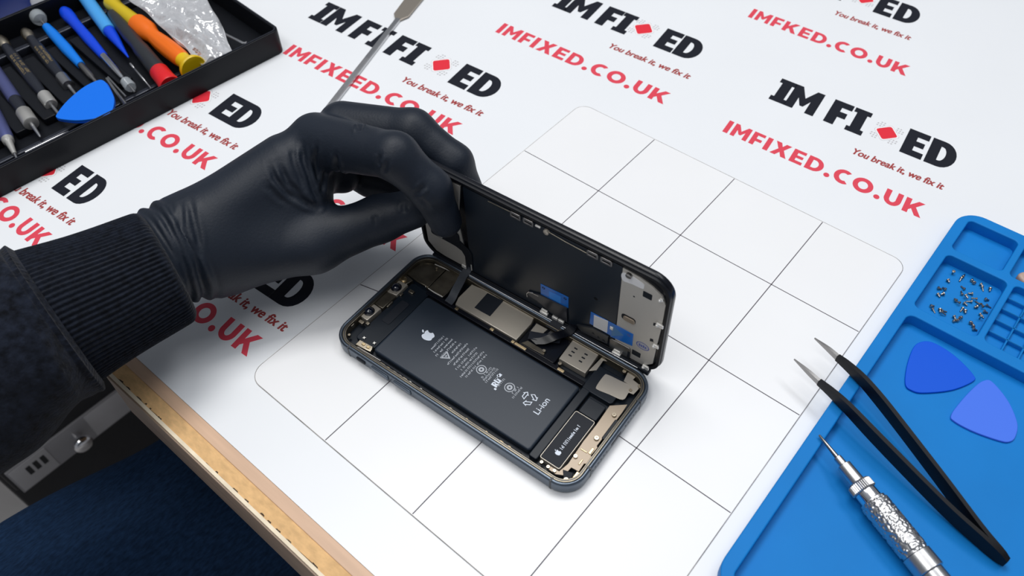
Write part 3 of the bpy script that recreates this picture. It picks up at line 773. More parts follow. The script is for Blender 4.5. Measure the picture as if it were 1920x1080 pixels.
for x, y, wx, wy in ((71.2, 43.0, 1.9, 1.2), (71.0, 25.4, 1.6, 1.1), (67.6, 2.8, 1.8, 1.5), (69.9, 62.2, .8, .9)):
    c_ = G().box(x - wx, y - wy, .3, x + wx, y + wy, 1.5, .3); c_.ball((x - wx * .6, y, 1.6), .9, 10)
    c_.build('edge_clip', 'white_metal', lid)
for x, y in ((68.6, 41.0), (68.2, 27.4)): G().prism([(x - .9, y - 1.3), (x + .9, y - .6), (x + .6, y + 1.3), (x - .9, y + .9)], .3, .42).build('plate_cutout', 'black_matte', lid)
# clips along the upper edge
for x0, x1 in ((-11.0, -5.0), (-3.6, 2.2), (31.2, 37.2), (38.4, 44.4)):
    c_ = G().prism([rrect(x0, 67.6, x1, 71.2, .6, 3), rrect(x0 + .9, 68.6, x1 - .9, 69.8, .3, 3)], .3, 1.4, .15)
    c_.build('rim_clip', 'steel_dark', lid)
G().box(3.2, 69.2, .4, 6.0, 70.2, 1.3, .2).build('white_clip', 'white_metal', lid)
G().lathe((9.3, 68.8, .3), (9.3, 68.8, 3), [(0, 1.6), (1.2, 1.5), (1.5, .9), (1.5, .02)], 14).build('rim_screw', 'nickel', lid)
G().lathe((53.0, 67.4, .3), (53.0, 67.4, 3), [(0, 1.6), (1.2, 1.5), (1.4, .8), (1.4, .02)], 14).build('rim_screw', 'steel_dark', lid)
G().tube([(-24, 69.8, .9), (-11, 70.2, .9)], .25, 6).build('rim_wire', 'smoked', lid)
G().tube([(10, 69.6, .9), (20, 68.6, .9), (31, 68.2, .9)], .22, 6).build('rim_wire', 'smoked', lid)
G().tube([(-42, 1.3, 2.45), (10, 1.2, 2.5), (64, 1.2, 2.45)], .22, 6).build('lower_rim_highlight', 'steel', lid)  # bright highlight along the hinge edge, modelled as a thin steel tube
G().lathe((-47.6, 69.6, .3), (-47.6, 69.6, 3), [(0, 1.0), (1.2, 1.0), (1.5, .4)], 10).build('rim_rivet', 'brass', lid)
# ear-speaker flex folding down into the phone
fl = [(-63, 22.0), (-58.5, 25.0), (-53, 25.2), (-46.4, 25.0), (-41.0, 21.6), (-39.4, 18.6), (-39.9, 6.4), (-44.3, 6.4), (-44.4, 14.2), (-46.2, 17.6), (-50, 18.8), (-56, 19.0), (-61.5, 19.6)]
G().prism(fl, .4, .95, .1).build('ear_speaker_flex', 'black_matte', lid)
G().prism(rrect(-66.5, 19.4, -46.8, 30.5, 1.5, 4), .3, 1.3, .3).build('ear_speaker', 'black_matte', lid)
G().box(-62.0, 20.6, 1.3, -58.4, 23.4, 1.7, .2).build('earpiece_contact', 'white_metal', lid)
G().box(-67.4, 27.4, 1.3, -65.4, 29.0, 1.9, .3).build('blue_component', 'tool_sky', lid)
G().tube([(-40.6, 9.4, 1.0), (-40.7, 4.6, 1.0)], .35, 6).build('flex_glint', 'white_metal', lid)
G().box(-47.6, 2.8, .4, -44.6, 5.2, 1.4, .3).build('hinge_clip', 'white_metal', lid)
# flexes that bridge lid and housing (in phone coordinates)
G().ribbon(spline([(-44.6, 42.0, 20), (-44.4, 41.2, 14.0), (-44.3, 38.6, 9.4), (-44.2, 34.6, 8.2), (-42.6, 30, 8.6), (-41.2, 24, 8.0), (-40.2, 19.4, 6.6), (-40.0, 16.0, 6.0)], 6), (1, -.06, 0), 5.0, .35).build('display_flex', 'flex', phone, smooth=60)
G().ribbon(spline([(24.8, 40.6, 29.5), (24.9, 40.5, 18), (24.6, 39.4, 11.0), (23.6, 35.6, 8.4), (20.0, 29.6, 8.6), (16.0, 24.6, 7.0), (11.5, 21.8, 6.0)], 6), (1, -.25, 0), 5.0, .35).build('display_flex', 'black_gloss', phone, smooth=60)
G().ribbon(spline([(22.5, 31.0, 6.2), (14.0, 26.4, 6.6), (7.5, 24.0, 6.0)], 6), (.4, -1, 0), 5.0, .35).build('digitiser_flex', 'tool_dark', phone, smooth=60)
G().ribbon(spline([(16.2, 41.0, 14), (16.2, 39.6, 10), (15.6, 36.2, 7.6), (14.6, 33.4, 6.6)], 6), (1, 0, 0), 6.4, .35).build('digitiser_flex', 'black_matte', phone, smooth=60)

# ================================================================== THE BLUE SILICONE TRAY
TX0, TX1, TY0, TY1 = 118.6, 300.0, -101.0, 178.4
tray = thing('silicone_parts_tray', 'blue silicone work tray with moulded screw compartments at the bench corner', 'tray', (TX0, TY0, ZS))
def T(loop): return [(x - TX0, y - TY0) for x, y in loop]
holes = [rrect(124.6, 143.6, 152.2, 171.4, 3), rrect(125.0, 91.6, 157.8, 138.2, 3), rrect(156.0, 143.6, 200, 171.4, 3),
         rrect(161.2, 92.2, 232, 139.0, 3), rrect(204, 143.6, 294, 171.4, 3), rrect(236, 92.2, 294, 139.0, 3), rrect(125.4, -94.5, 293.5, 85.0, 4)]
g = G()
g.prism([T(rrect(TX0, TY0, TX1, TY1, 13, 10))] + [T(h_) for h_ in holes], 0, 9.2, .7, 3)
g.prism([T(rrect(TX0 + 1, TY0 + 1, TX1 - 1, TY1 - 1, 12, 10))], 0, 2.4)
tb = g.build('tray_body', 'silicone', tray, smooth=50)
g = G()
for y in (130.0, 120.8, 111.6, 102.2): g.prism(T(rrect(161.0, y - .5, 232.2, y + .5, .1, 2)), 2.2, 7.0, .3)
for k in range(8): g.prism(T(rrect(170.1 + 8.2 * k, 92.0, 171.1 + 8.2 * k, 139.2, .1, 2)), 2.2, 7.0, .3)
g.prism(T(rrect(161.0, 92.0, 232.2, 139.2, 2.6)), 2.0, 4.4)
g.build('compartment_grid', 'silicone', tray, smooth=50)

ZF = ZS + 2.4 + .02     # floor of the tray compartments (world)
# screws ------------------------------------------------------------
scr = [(132.2, 132.6), (137.5, 133.9), (137.2, 131.6), (142.2, 133.8), (143.6, 132.9), (147.2, 134.0), (148.4, 132.4), (152.0, 133.9), (132.4, 125.5), (141.0, 125.5), (130.6, 117.2), (133.2, 118.6), (133.8, 114.6), (132.0, 112.6),
       (141.6, 121.2), (143.8, 120.2), (140.6, 114.6), (142.6, 113.4), (145.5, 124.5), (147.2, 119.0), (148.6, 121.6), (145.2, 115.6), (145.6, 111.4), (147.4, 110.4), (151.2, 120.2), (153.0, 125.4), (154.9, 121.8), (153.2, 119.0), (155.4, 116.8), (154.4, 113.6), (150.8, 117.0),
       (132.4, 102.8), (133.8, 101.2), (136.8, 103.0), (138.4, 101.4), (138.2, 103.4), (144.4, 103.2), (146.4, 102.2), (145.4, 100.6), (147.2, 104.0), (152.4, 104.8), (154.2, 103.6), (155.4, 101.8), (155.0, 110.9)]
far_ = {0: 'tiny screw in the far left corner of the blue screw compartment', 7: 'single tiny screw in the far right corner of the blue screw compartment', 8: 'single tiny screw lying just below the far left corner screws',
        9: 'small single screw just above the central heap in the blue screw compartment', 43: 'tiny screw alone below the right-hand heap near the right compartment wall'}
protos = []
for hr, ln in ((.95, 1.5), (.8, 2.2), (1.05, 1.1)):
    me_g = G(); me_g.lathe((0, 0, 0), (0, 0, 1), [(0, hr * .9), (.15, hr), (.6, hr), (.75, hr * .8), (.75, hr * .35), (.5, hr * .3), (.5, .02)], 14)
    me_s = G(); me_s.lathe((0, 0, 0), (0, 0, -1), [(0, hr * .52), (ln, hr * .5), (ln + .25, hr * .2)], 10)
    root = thing('phone_screw', 'x', 'screw')
    me_g.build('screw_head', 'screw', root); me_s.build('screw_shank', 'steel_dark', root)
    protos.append((root, hr, ln))
used = set()
rs = random.Random(21)
for i, (x, y) in enumerate(scr):
    k = rs.randrange(3); root, hr, ln = protos[k]
    o = root if k not in used else copy_tree(root); used.add(k)
    tilt = rs.choice([math.pi / 2 - .25, math.pi / 2 - .2, math.pi / 2 - .3, 0.0 if i in (0, 7, 8, 43) else 1.2])
    if tilt == 0.0:
        o.rotation_euler = (math.pi, 0, rs.uniform(0, 6)); z = ZF + .75
        o.rotation_euler = (0, 0, rs.uniform(0, 6)); z = ZF + ln + .25
    else:
        o.rotation_euler = (tilt, 0, rs.uniform(0, 6.28)); z = ZF + hr + .05 + (0.9 if i in (15, 17, 20, 27, 34, 39) else 0)
    o.location = Vector((x, y, z)) * U
    if i in far_: tag(o, far_[i])
    else: tag(o, 'tiny dark metal phone screw lying in one of the clumps in the blue screw compartment', None, 'loose screws in the blue compartment')
    o['category'] = 'screw'
# brown rubber piece in the neighbouring compartment
g = G()
pts = smooth_loop([(0, 0), (2.5, 4.5), (8, 6), (15, 4), (16, -2), (9, -5), (3, -3.5)], 5)
g.prism(pts, 0, 5.2, 1.6, 3)
tag(g.moved(159.8, 150.0, ZF).build('rubber_plug', 'skin_tone'), 'pinkish brown rubber piece at the picture edge in a blue compartment', 'rubber plug')

# opening picks ------------------------------------------------------
def pick(pts, z, m_, label, th=1.2):
    lp = smooth_loop(pts, 8)
    cx = sum(q[0] for q in lp) / len(lp); cy = sum(q[1] for q in lp) / len(lp)
    o = G().prism([(q[0] - cx, q[1] - cy) for q in lp], 0, th, .35, 3).build('opening_pick', m_)
    o.location = Vector((cx, cy, z)) * U
    return tag(o, label, 'opening pick', 'plastic opening picks')
pick([(135.9, 70.2), (137.2, 76.2), (141.4, 79.8), (149, 80.0), (157, 77.9), (165.6, 73.4), (166.8, 69.6), (160.8, 58.2), (151, 48.0), (146, 45.5), (141.8, 47.0), (138, 57.6)], ZF, 'pick_dark', 'deep blue triangular opening pick lying in the blue tray')
pick([(168.4, 66.5), (170.6, 73.2), (174.2, 75.2), (184.0, 69.0), (191.5, 59.6), (193.4, 51.8), (192.4, 47.4), (188.6, 44.8), (177.4, 41.9), (168.4, 41.6), (165.8, 44.0), (166.4, 54)], ZF, 'pick_light', 'paler blue triangular opening pick below the deep blue one in the tray')

# tweezers -----------------------------------------------------------
tw = thing('tweezers', 'black pointed tweezers resting open across the blue tray rim', 'tweezers', (208, -13, ZF))
TWO = np.array((208, -13, ZF))
def arm(stations):
    """stations: x, y, z_low, z_high, thickness"""
    S_ = [np.array(q, float) for q in stations]
    sp_ = spline(S_, 6); g_ = G(); v = []; f = []
    for i, q in enumerate(sp_):
        t = sp_[min(i + 1, len(sp_) - 1)][:2] - sp_[max(i - 1, 0)][:2]; t = t / np.linalg.norm(t); nn = np.array((-t[1], t[0]))
        for sgn, zz in ((-1, q[2]), (1, q[2]), (1.15, (q[2] + q[3]) / 2), (1, q[3]), (-1, q[3]), (-1.15, (q[2] + q[3]) / 2)):
            v.append((q[0] + nn[0] * sgn * q[4] / 2 - TWO[0], q[1] + nn[1] * sgn * q[4] / 2 - TWO[1], zz - TWO[2]))
    for i in range(len(sp_) - 1):
        for k in range(6): f.append((i * 6 + k, i * 6 + (k + 1) % 6, (i + 1) * 6 + (k + 1) % 6, (i + 1) * 6 + k))
    f.append((5, 4, 3, 2, 1, 0)); b = (len(sp_) - 1) * 6; f.append(tuple(b + k for k in range(6)))
    return g_.add(v, f)
A_ = [(109.2, 14.0, 10.6, 14.2, 2.0), (117, 12.0, 10.0, 15.2, 2.2), (126.4, 9.0, 9.2, 16.0, 2.2), (146.0, 2.4, 7.4, 15.4, 2.2), (180.0, -7.8, 4.4, 12.9, 2.0), (198.5, -11.8, 3.0, 11.4, 2.0), (206.5, -13.2, 2.7, 10.0, 2.2), (210.6, -13.9, 3.6, 8.0, 2.0)]
B_ = [(109.6, 32.6, 10.8, 14.6, 2.0), (116, 30.8, 10.4, 15.6, 2.2), (125, 27.6, 9.8, 16.4, 2.2), (137, 22.2, 8.8, 16.2, 2.2), (152, 14.8, 7.6, 15.0, 2.2), (176, 2.6, 5.2, 13.2, 2.0), (196, -8.0, 3.4, 11.6, 2.0), (206.8, -12.2, 2.8, 10.0, 2.0), (210.6, -13.2, 3.6, 8.0, 2.0)]
aA = arm(A_).build('tweezer_arm', 'tw_black', tw, smooth=25); aB = arm(B_).build('tweezer_arm', 'tw_black', tw, smooth=25)
tag(arm([(110.5, 13.6, 10.8, 14.0, 1.7), (103, 15.6, 11.4, 14.0, 1.4), (93.8, 18.0, 12.6, 13.2, .5)]).build('steel_tip', 'steel_dark', aA), 'bare steel tip')
tag(arm([(111.0, 32.2, 11.0, 14.4, 1.7), (104, 34.2, 11.6, 14.2, 1.4), (95.6, 36.0, 12.6, 13.2, .5)]).build('steel_tip', 'steel_dark', aB), 'bare steel tip')

# hammered precision screwdriver --------------------------------------
d0 = np.array((122.5, -11.1, 10.4)); d1 = np.array((187.9, -40.1, 9.2)); dl = d1 - d0; dl /= np.linalg.norm(dl)
drv = thing('precision_screwdriver', 'silver precision screwdriver with hammered grip on the blue tray', 'screwdriver', tuple(d0 + dl * 40 - np.array((0, 0, 8))))
DO = np.array(drv.location) / U
def seg(prof, n=32, ripple=None):
    return G().lathe(d0 - DO, d1 - DO, prof, n, ripple)
seg([(0, .3), (.4, .55), (6, .85), (13.0, 1.15), (13.6, 1.2)]).build('driver_blade', 'steel_dark', drv)
seg([(12.4, 1.3), (12.8, 1.9), (17.4, 2.0), (17.6, 1.4)]).build('blade_socket', 'steel', drv)
seg([(16.8, 2.6), (17.2, 3.3), (27.0, 3.5), (27.4, 3.0)]).build('driver_neck', 'steel', drv)
seg([(26.2, 4.0), (26.5, 5.0), (27.2, 5.4), (30.6, 5.5), (31.2, 5.1), (31.2, 4)], 72, lambda t, k, n: (.22 if k % 2 else -.18) if 26.8 < t < 31 else 0).build('knurled_ring', 'steel', drv, smooth=20)
seg([(31.0, 4.4), (31.4, 4.9), (35.4, 5.0), (36.2, 5.2)]).build('driver_collar', 'chrome', drv)
rr = random.Random(2)
bumps = {}
hn = 150
prof = [(36 + .22 * i, 5.9 + (.3 if 5 < i < 114 else 0)) for i in range(121)]
cent = [(rr.uniform(37, 62), rr.uniform(0, 150), rr.uniform(.55, 1.0)) for _ in range(560)]
def hammer(t, k, n):
    if not 36.6 < t < 62.2: return 0
    b = 0
    for ct, ck, cr in cent:
        dt = (t - ct) ; dk = min(abs(k - ck), n - abs(k - ck)) * 2 * math.pi * 6.2 / n
        d2 = dt * dt + dk * dk
        if d2 < cr * cr: b = max(b, .34 * (1 - d2 / (cr * cr)) ** .5)
    return b - .1
seg(prof, hn, hammer).build('hammered_grip', 'steel', drv, smooth=60)
seg([(62.4, 5.6), (62.6, 6.4), (70.4, 6.5), (70.8, 6.1)]).build('driver_band', 'steel', drv)
seg([(70.6, 5.0), (71, 5.5), (112, 5.6), (113, 5.0)]).build('driver_tail', 'steel', drv)

# metal spudger --------------------------------------------------------
spd = thing('metal_spudger', 'long steel spudger with knurled shaft lying over the red lettering', 'spudger', (-270, 80, ZS))
SO = np.array((-270., 80, ZS))
q0 = np.array((-239.0, -8.0)); q1 = np.array((-286.6, 119.5)); t_ = (q1 - q0) / np.linalg.norm(q1 - q0); n_ = np.array((-t_[1], t_[0]))
shaft = [(-30, 2.4), (0, 2.35), (60, 2.25), (100, 2.1), (128, 1.9), (136.5, 2.0)]
lp = [q0 + t_ * a + n_ * b for a, b in shaft] + [q0 + t_ * a - n_ * b for a, b in reversed(shaft)]
G().prism([tuple(q - SO[:2]) for q in lp], 0, 2.6, .5).build('spudger_shaft', 'steel', spd)
g = G()
for i in range(86):
    a = -24 + i * 1.25
    c_ = q0 + t_ * a - SO[:2]
    g.prism([tuple(c_ + t_ * u_ + n_ * v_) for u_, v_ in ((-.3, -1.75), (.3, -1.75), (.3, 1.75), (-.3, 1.75))], 2.55, 2.8, .08, 1)
g.build('knurling', 'steel', spd, smooth=25)
bl = [(135, 1.9), (139, 4.2), (142, 6.2), (175, 7.0), (196, 6.2)]
lp = [q0 + t_ * a + n_ * b for a, b in bl] + [q0 + t_ * a - n_ * b for a, b in reversed(bl)]
G().prism([tuple(q - SO[:2]) for q in lp], .8, 2.0, .3).build('spudger_blade', mat('satin_steel', (.46, .41, .35), .4, .9), spd)

# ================================================================== THE TOOL CASE
CA = -0.087
case = thing('tool_case', 'open black plastic tool case full of small drivers', 'tool case', (-323.6, 40.5, ZS), CA)
g = G()
g.prism([rrect(-162, -330, 0, 0, 6, 8), rrect(-159.4, -327.4, -2.6, -2.6, 4, 8)], 0, 18.4, .6, 3)
g.prism([rrect(-161, -329, -1, -1, 5, 8)], 0, 2.2)
g.build('case_shell', 'black_plastic', case, smooth=50)
G().prism([rrect(-161.0, -329.0, -1.0, -1.0, 5, 8), rrect(-160.2, -328.2, -1.8, -1.8, 4.4, 8)], 18.3, 18.9).build('case_rim_bead', 'tool_dark', case)
G().box(-158, -36.5, 2, -4, -34.7, 12, .4).build('case_divider', 'black_plastic', case)
g = G()
g.box(-136, -326, 2, -131, -36, 8, .8)
g.box(-28, -326, 2, -24, -36, 5.2, .8)
g.build('support_rail', 'tool_dark', case, smooth=50)
for y in (-196, -176, -157, -140, -121, -103):
    G().prism(rrect(-118, y - 5.2, -42, y + 5.2, 1.5, 4), 2, 7.4, .5).build('slot_block', 'black_plastic', case, smooth=50)

# round tools: handles laid across the case ------------------------------
def tool(name, label, cat, p0, p1, parts, group='drivers in the black tool case'):
    """parts: (part name, material, profile[(t, r)])  t is measured from p0 towards p1"""
    p0 = np.array(p0, float); p1 = np.array(p1, float)
    c_ = (p0 + p1) / 2; base = np.array((c_[0], c_[1], c_[2] - 5))
    o = thing(name, label, cat, tuple(base), 0, group)
    for it in parts:
        G().lathe(p0 - base, p1 - base, it[2], 28, it[3] if len(it) > 3 else None).build(it[0], it[1], o, smooth=40)
    return o
def writing(o, p0, p1, a, b, r, seed):
    """two little rows of gilt marks along the top of a handle"""
    p0 = np.array(p0, float); p1 = np.array(p1, float); d = (p1 - p0) / np.linalg.norm(p1 - p0)
    e = np.cross(d, (0, 0, 1.)); e /= np.linalg.norm(e)
    base = np.array(o.location) / U; rr_ = random.Random(seed); g_ = G()
    t = a
    while t < b:
        w0 = rr_.uniform(.5, 1.3)
        for s0 in (-.5, .25):
            if rr_.random() < .8:
                pts_ = []
                for u_, s_ in ((t, s0), (t + w0, s0 + rr_.uniform(-.15, .3)), (t + w0, s0 + .45), (t, s0 + .3)):
                    ang = s_; pts_.append(p0 + d * u_ + (r + .05) * (e * math.sin(ang) + np.array((0, 0, 1.)) * math.cos(ang)) - base)
                g_.add(pts_, [(0, 1, 2, 3)])
        t += w0 + rr_.uniform(.1, .6)
    g_.build('gilt_lettering', 'gilt', o, smooth=0)

z = 9.5
tool('precision_screwdriver', 'lilac driver with silver tip in the near corner of the tool case', 'screwdriver', (-425, -131, z), (-353, -149.6, z - 1.5),
     [('driver_handle', 'tool_lilac', [(0, 4), (30, 4.2), (46, 4.2), (49, 3.6)]), ('driver_ferrule', 'satin', [(48, 3.7), (52, 3.4), (53, 2.4), (66, 1.3)]), ('driver_blade', 'steel', [(65, .9), (76, .5)])])
tool('precision_screwdriver', 'black driver with lilac highlight and wide silver ferrule in the tool case', 'screwdriver', (-468, -108.4, z), (-363, -128.5, z - 1),
     [('driver_handle', 'tool_dark', [(0, 4), (20, 4.2), (60, 4.2), (74, 3.6), (76, 3.6)]), ('lilac_highlight', 'tool_lilac', [(5, 4.3), (30, 4.35), (58, 4.3)]), ('driver_ferrule', 'satin', [(74, 4.3), (74.6, 4.8), (89.5, 4.8), (90, 4.2), (90, 2.0)]), ('driver_blade', 'steel', [(89, 1.5), (105, .9), (107, .4)])])  # lilac layer is the dark handle's highlight, put into colour
p_, q_ = (-479, -91.0, z), (-375.5, -108.4, z - 1)
o = tool('precision_screwdriver', 'black driver with gilt lettering, silver cap and pale ferrule nearest the lilac-toned ones', 'screwdriver', p_, q_,
     [('end_cap', 'brass', [(-9, 1), (-8.6, 3.2), (-4, 4.2), (3, 4.1), (6, 2.8)]), ('driver_handle', 'tool_dark', [(5, 3.2), (12, 3.4), (20, 3.9), (60, 3.9), (76, 3.0), (82, 3.0)]),
      ('driver_ferrule', 'satin', [(79, 3.6), (79.6, 4.3), (92, 4.3), (92.6, 3.6), (92.6, 2)]), ('driver_blade', 'steel', [(92, 1.3), (112, .9)])])
writing(o, p_, q_, 24, 52, 3.9, 4)
p_, q_ = (-476, -73.9, z), (-380, -90.6, z - 1)
o = tool('precision_screwdriver', 'black driver with gilt lettering and brass cap beside the blue-handled one', 'screwdriver', p_, q_,
     [('end_cap', 'brass', [(-6, 1), (-5.6, 3.0), (-1, 4.2), (4, 4.1), (8, 2.9)]), ('driver_handle', 'tool_dark', [(7, 3.2), (14, 3.4), (22, 4.1), (50, 4.1), (66, 3.2), (68, 3.2)]),
      ('driver_ferrule', 'steel', [(66, 3.4), (66.6, 4.0), (80, 4.0), (80.6, 2)]), ('driver_blade', 'steel', [(80, 1.4), (97, .9)])])
writing(o, p_, q_, 25, 50, 4.1, 8)
p_, q_ = (-497, -56.2, z + 1), (-383, -73.9, z - .5)
tool('precision_screwdriver', 'bright blue driver with frosted round cap in the tool case', 'screwdriver', p_, q_,
     [('frosted_cap', 'clear_cap', [(0, .5), (.5, 4), (3, 5.4), (9, 5.6), (12, 4.6), (13, 2)]), ('spindle', 'steel', [(12, 1.2), (25, 1.2)]), ('driver_handle', 'tool_blue', [(23, 2.0), (24, 3.0), (36, 3.8), (62, 4.0), (84, 3.0), (87, 2.8), (87.2, 2)]),
      ('driver_shaft', 'steel_dark', [(86, 2.3), (104, 2.2), (108, 1.3), (124, 1.0)])])
p_, q_ = (-484, -39.6, z), (-356, -62.6, z - 1)
tool('precision_screwdriver', 'deep blue driver with polished tapered shaft in the tool case', 'screwdriver', p_, q_,
     [('driver_handle', 'tool_deep_blue', [(0, 1), (.8, 3.8), (5, 4.8), (14, 4.6), (18, 4.0), (30, 3.8), (50, 3.9), (70, 3.2), (76, 3.0), (77, 2)]), ('driver_shaft', 'chrome', [(75, 2.6), (79, 2.8), (98, 2.4), (108, 1.6), (110, 1.0)]),
      ('driver_bit', 'steel', [(110, 1.3), (114, 1.3), (114.5, .9), (131, .9)]), ('blade_guard', 'clear_cap', [(114, 2.0), (115, 3.6), (122, 4.0), (124, 3.4)])])
p_, q_ = (-492, -18.5, z + 1), (-394, -42.6, z - 1)
tool('marker_pen', 'light blue pen with dark blue pointed tip in the tool case', 'pen', p_, q_,
     [('pen_barrel', 'tool_sky', [(0, 3), (2, 5.0), (30, 5.2), (61, 5.0), (61.4, 4)]), ('pen_tip', 'tool_deep_blue', [(60, 4.4), (72, 3.6), (90, 1.6), (101, .5)])])
p_, q_ = (-450, -19.5, z + 1.5), (-341.5, -44.0, z + 1.5)
tool('nut_driver', 'charcoal driver handle with red end cap in the tool case', 'screwdriver', p_, q_,
     [('driver_handle', 'tool_grey', [(0, 1), (1, 3.4), (12, 4.6), (40, 5.4), (54, 4.9), (60, 5.6), (92, 6.0), (94, 5.6)]), ('end_cap', 'tool_red', [(93, 5.8), (94, 6.5), (106, 6.7), (114, 7.6), (115, 7.2), (115, .5)])])
p_, q_ = (-463, -12.0, z + 2), (-339, -24.2, z + 3.5)
tool('precision_screwdriver', 'orange driver with yellow shank cover and yellow end disc', 'screwdriver', p_, q_,
     [('shank_cover', 'tool_mustard', [(0, 1), (.6, 5.6), (5, 5.9), (12, 4.9), (36, 5.6), (44, 6.2)]), ('driver_handle', 'tool_orange', [(43, 6.2), (44, 7.6), (58, 7.8), (63, 6.2), (68, 5.4), (80, 6.6), (92, 6.9), (106, 6.2), (110, 5.4)], lambda t, k, n: -.55 * math.cos(2 * math.pi * k / n * 5) ** 2 if 70 < t < 104 else 0),
      ('end_disc', 'tool_yellow', [(109, 5.6), (112, 5.4), (117, 6.2), (121, 9.0), (123.5, 9.6), (124.5, 9.0), (124.5, .5)])])
tool('driver_bit', 'slim steel bit lying alone between deep blue and charcoal drivers', 'driver bit', (-386.4, -46.0, 8.4), (-351, -52.9, 7.6), [('bit_body', 'steel', [(0, .9), (6, .9), (6.4, .6), (7.4, .6), (7.8, .8), (24, .8), (24.4, .5), (36, .5)])], 'loose steel pieces in the tool case')
tool('pick_needle', 'thin steel pick lying along the case front below the blue picks', 'pick', (-359.1, -142.0, 6.6), (-356.6, -113.0, 6.6), [('needle', 'steel', [(0, .9), (15, .8), (29, .4)])], 'loose steel pieces in the tool case')
o = thing('sim_ejector_fork', 'two-pronged steel fork standing out between picks and deep blue driver', 'fork tool', (-360, -71, 5), 0, 'loose steel pieces in the tool case')
FO = np.array((-360., -71, 5))
G().tube([np.array((-383.6, -66.6, 9.0)) - FO, np.array((-362, -71.8, 9)) - FO, np.array((-341.6, -76.0, 8)) - FO], [.9, 1.2, 1.5], 8).build('prong', 'steel', o)
G().tube([np.array((-384.0, -65.2, 9.2)) - FO, np.array((-366, -68.2, 9.6)) - FO, np.array((-353.6, -70.2, 10)) - FO], .6, 8).build('prong', 'steel', o)
o = thing('hook_tool', 'thin steel hook tool in the right compartment of the tool case', 'hook tool', (-350, 15, 3), 0, 'loose steel pieces in the tool case')
HO = np.array((-350., 15, 3))
G().tube([np.array(q) - HO for q in ((-385, 13.6, 11), (-369, 15.4, 12), (-345, 17.0, 12), (-339, 17.4, 12), (-337.4, 18.6, 12), (-338.2, 19.6, 12))], [1.2, 1.2, 1.1, 1.1, 1.0, .8], 8, .6).build('hook_shaft', 'steel', o)
g = G()
for k in range(4): g.tube([(-392, 5 + 2.4 * k, 5 + k), (-350, -3 + 3.4 * k, 5), (-336, -6 + 3.8 * k, 4.6)], .8, 6)
tag(g.build('cable_bundle', 'black_gloss'), 'thin black cables bundled under the steel hook tool', 'cables', None, 'stuff')
# blue picks lying over the drivers
def rot_pick(pts, cx, cy, s, a): return [(cx + s * ((x - cx) * math.cos(a) - (y - cy) * math.sin(a)), cy + s * ((x - cx) * math.sin(a) + (y - cy) * math.cos(a))) for x, y in pts]
bp_ = [(-362.0, -112.8), (-368.9, -101.5), (-373.6, -87.0), (-373.2, -76.6), (-369.6, -73.8), (-361, -75.4), (-346.9, -80.2), (-337.0, -88.0), (-335.8, -93.0), (-338.4, -99.6), (-345.2, -107.5), (-353.5, -113.0), (-358.6, -114.8)]
pick(bp_, 16.6, 'pick_mid', 'upper royal blue opening pick lying over the drivers in the tool case', 1.4)
pick(rot_pick(bp_, -356, -95, 1.0, -.05), 15.0, 'pick_dark', 'lower blue opening pick half hidden under another in the tool case', 1.4)

# clear bag of small parts -----------------------------------------------
bag = thing('polythene_bag', 'crumpled clear plastic bag of small parts in the tool case', 'plastic bag', (-396, 10, 8))
quad = [np.array(q, float) for q in ((-460, -4.5, 24), (-425, 44, 22), (-333, 4.0, 14), (-337, -17.5, 14))]
nu, nv = 60, 40
rb = np.random.RandomState(4)
def noise2(u, v):
    return sum(math.sin(a * u + b * v + c) / k for a, b, c, k in NZ)
NZ = [(rb.uniform(-9, 9) * k, rb.uniform(-9, 9) * k, rb.uniform(0, 6.3), k) for k in (1, 1, 1.6, 2, 2.6, 3.2, 4, 5, 6) for _ in range(2)]
v = []; f = []
for side in (1, -1):
    for i in range(nu + 1):
        for j in range(nv + 1):
            u_, w_ = i / nu, j / nv
            p3 = quad[0] * (1 - u_) * (1 - w_) + quad[1] * (1 - u_) * w_ + quad[2] * u_ * w_ + quad[3] * u_ * (1 - w_)
            e_ = (math.sin(math.pi * min(1, max(0, u_))) * math.sin(math.pi * w_)) ** .45
            h_ = side * 3.4 * e_ + (.75 if side > 0 else .4) * noise2(u_ * 1.5 + (5 if side < 0 else 0), w_ * 1.2)
            v.append((p3[0] + 396 + .5 * noise2(w_, u_ + 3), p3[1] - 10 + .5 * noise2(w_ + 2, u_), p3[2] - 8 + h_))
n1 = (nu + 1) * (nv + 1)
for s0 in (0, n1):
    for i in range(nu):
        for j in range(nv):
            a = s0 + i * (nv + 1) + j; f.append((a, a + 1, a + nv + 2, a + nv + 1))
G().add(v, f).build('bag_film', 'polythene', bag, smooth=180)
g = G(); rr = random.Random(9)
for k in range(60):
    u_ = rr.uniform(.55, .93); w_ = rr.uniform(.12, .6)
    p3 = quad[0] * (1 - u_) * (1 - w_) + quad[1] * (1 - u_) * w_ + quad[2] * u_ * w_ + quad[3] * u_ * (1 - w_)
    s0 = rr.uniform(.5, 1.3)
    if k % 3: g.ball((p3[0], p3[1], p3[2] + rr.uniform(-1.2, .8)), s0, 8)
    else: g.box(p3[0] - s0, p3[1] - s0, p3[2] - .8, p3[0] + s0, p3[1] + s0 * 1.4, p3[2] + .4, .2)
tag(g.build('small_parts', mat('mixed_parts', (.36, .25, .22), .35, .5, var=.6, vscale=220)), 'tiny metal parts inside the clear plastic bag', 'small parts', None, 'stuff')

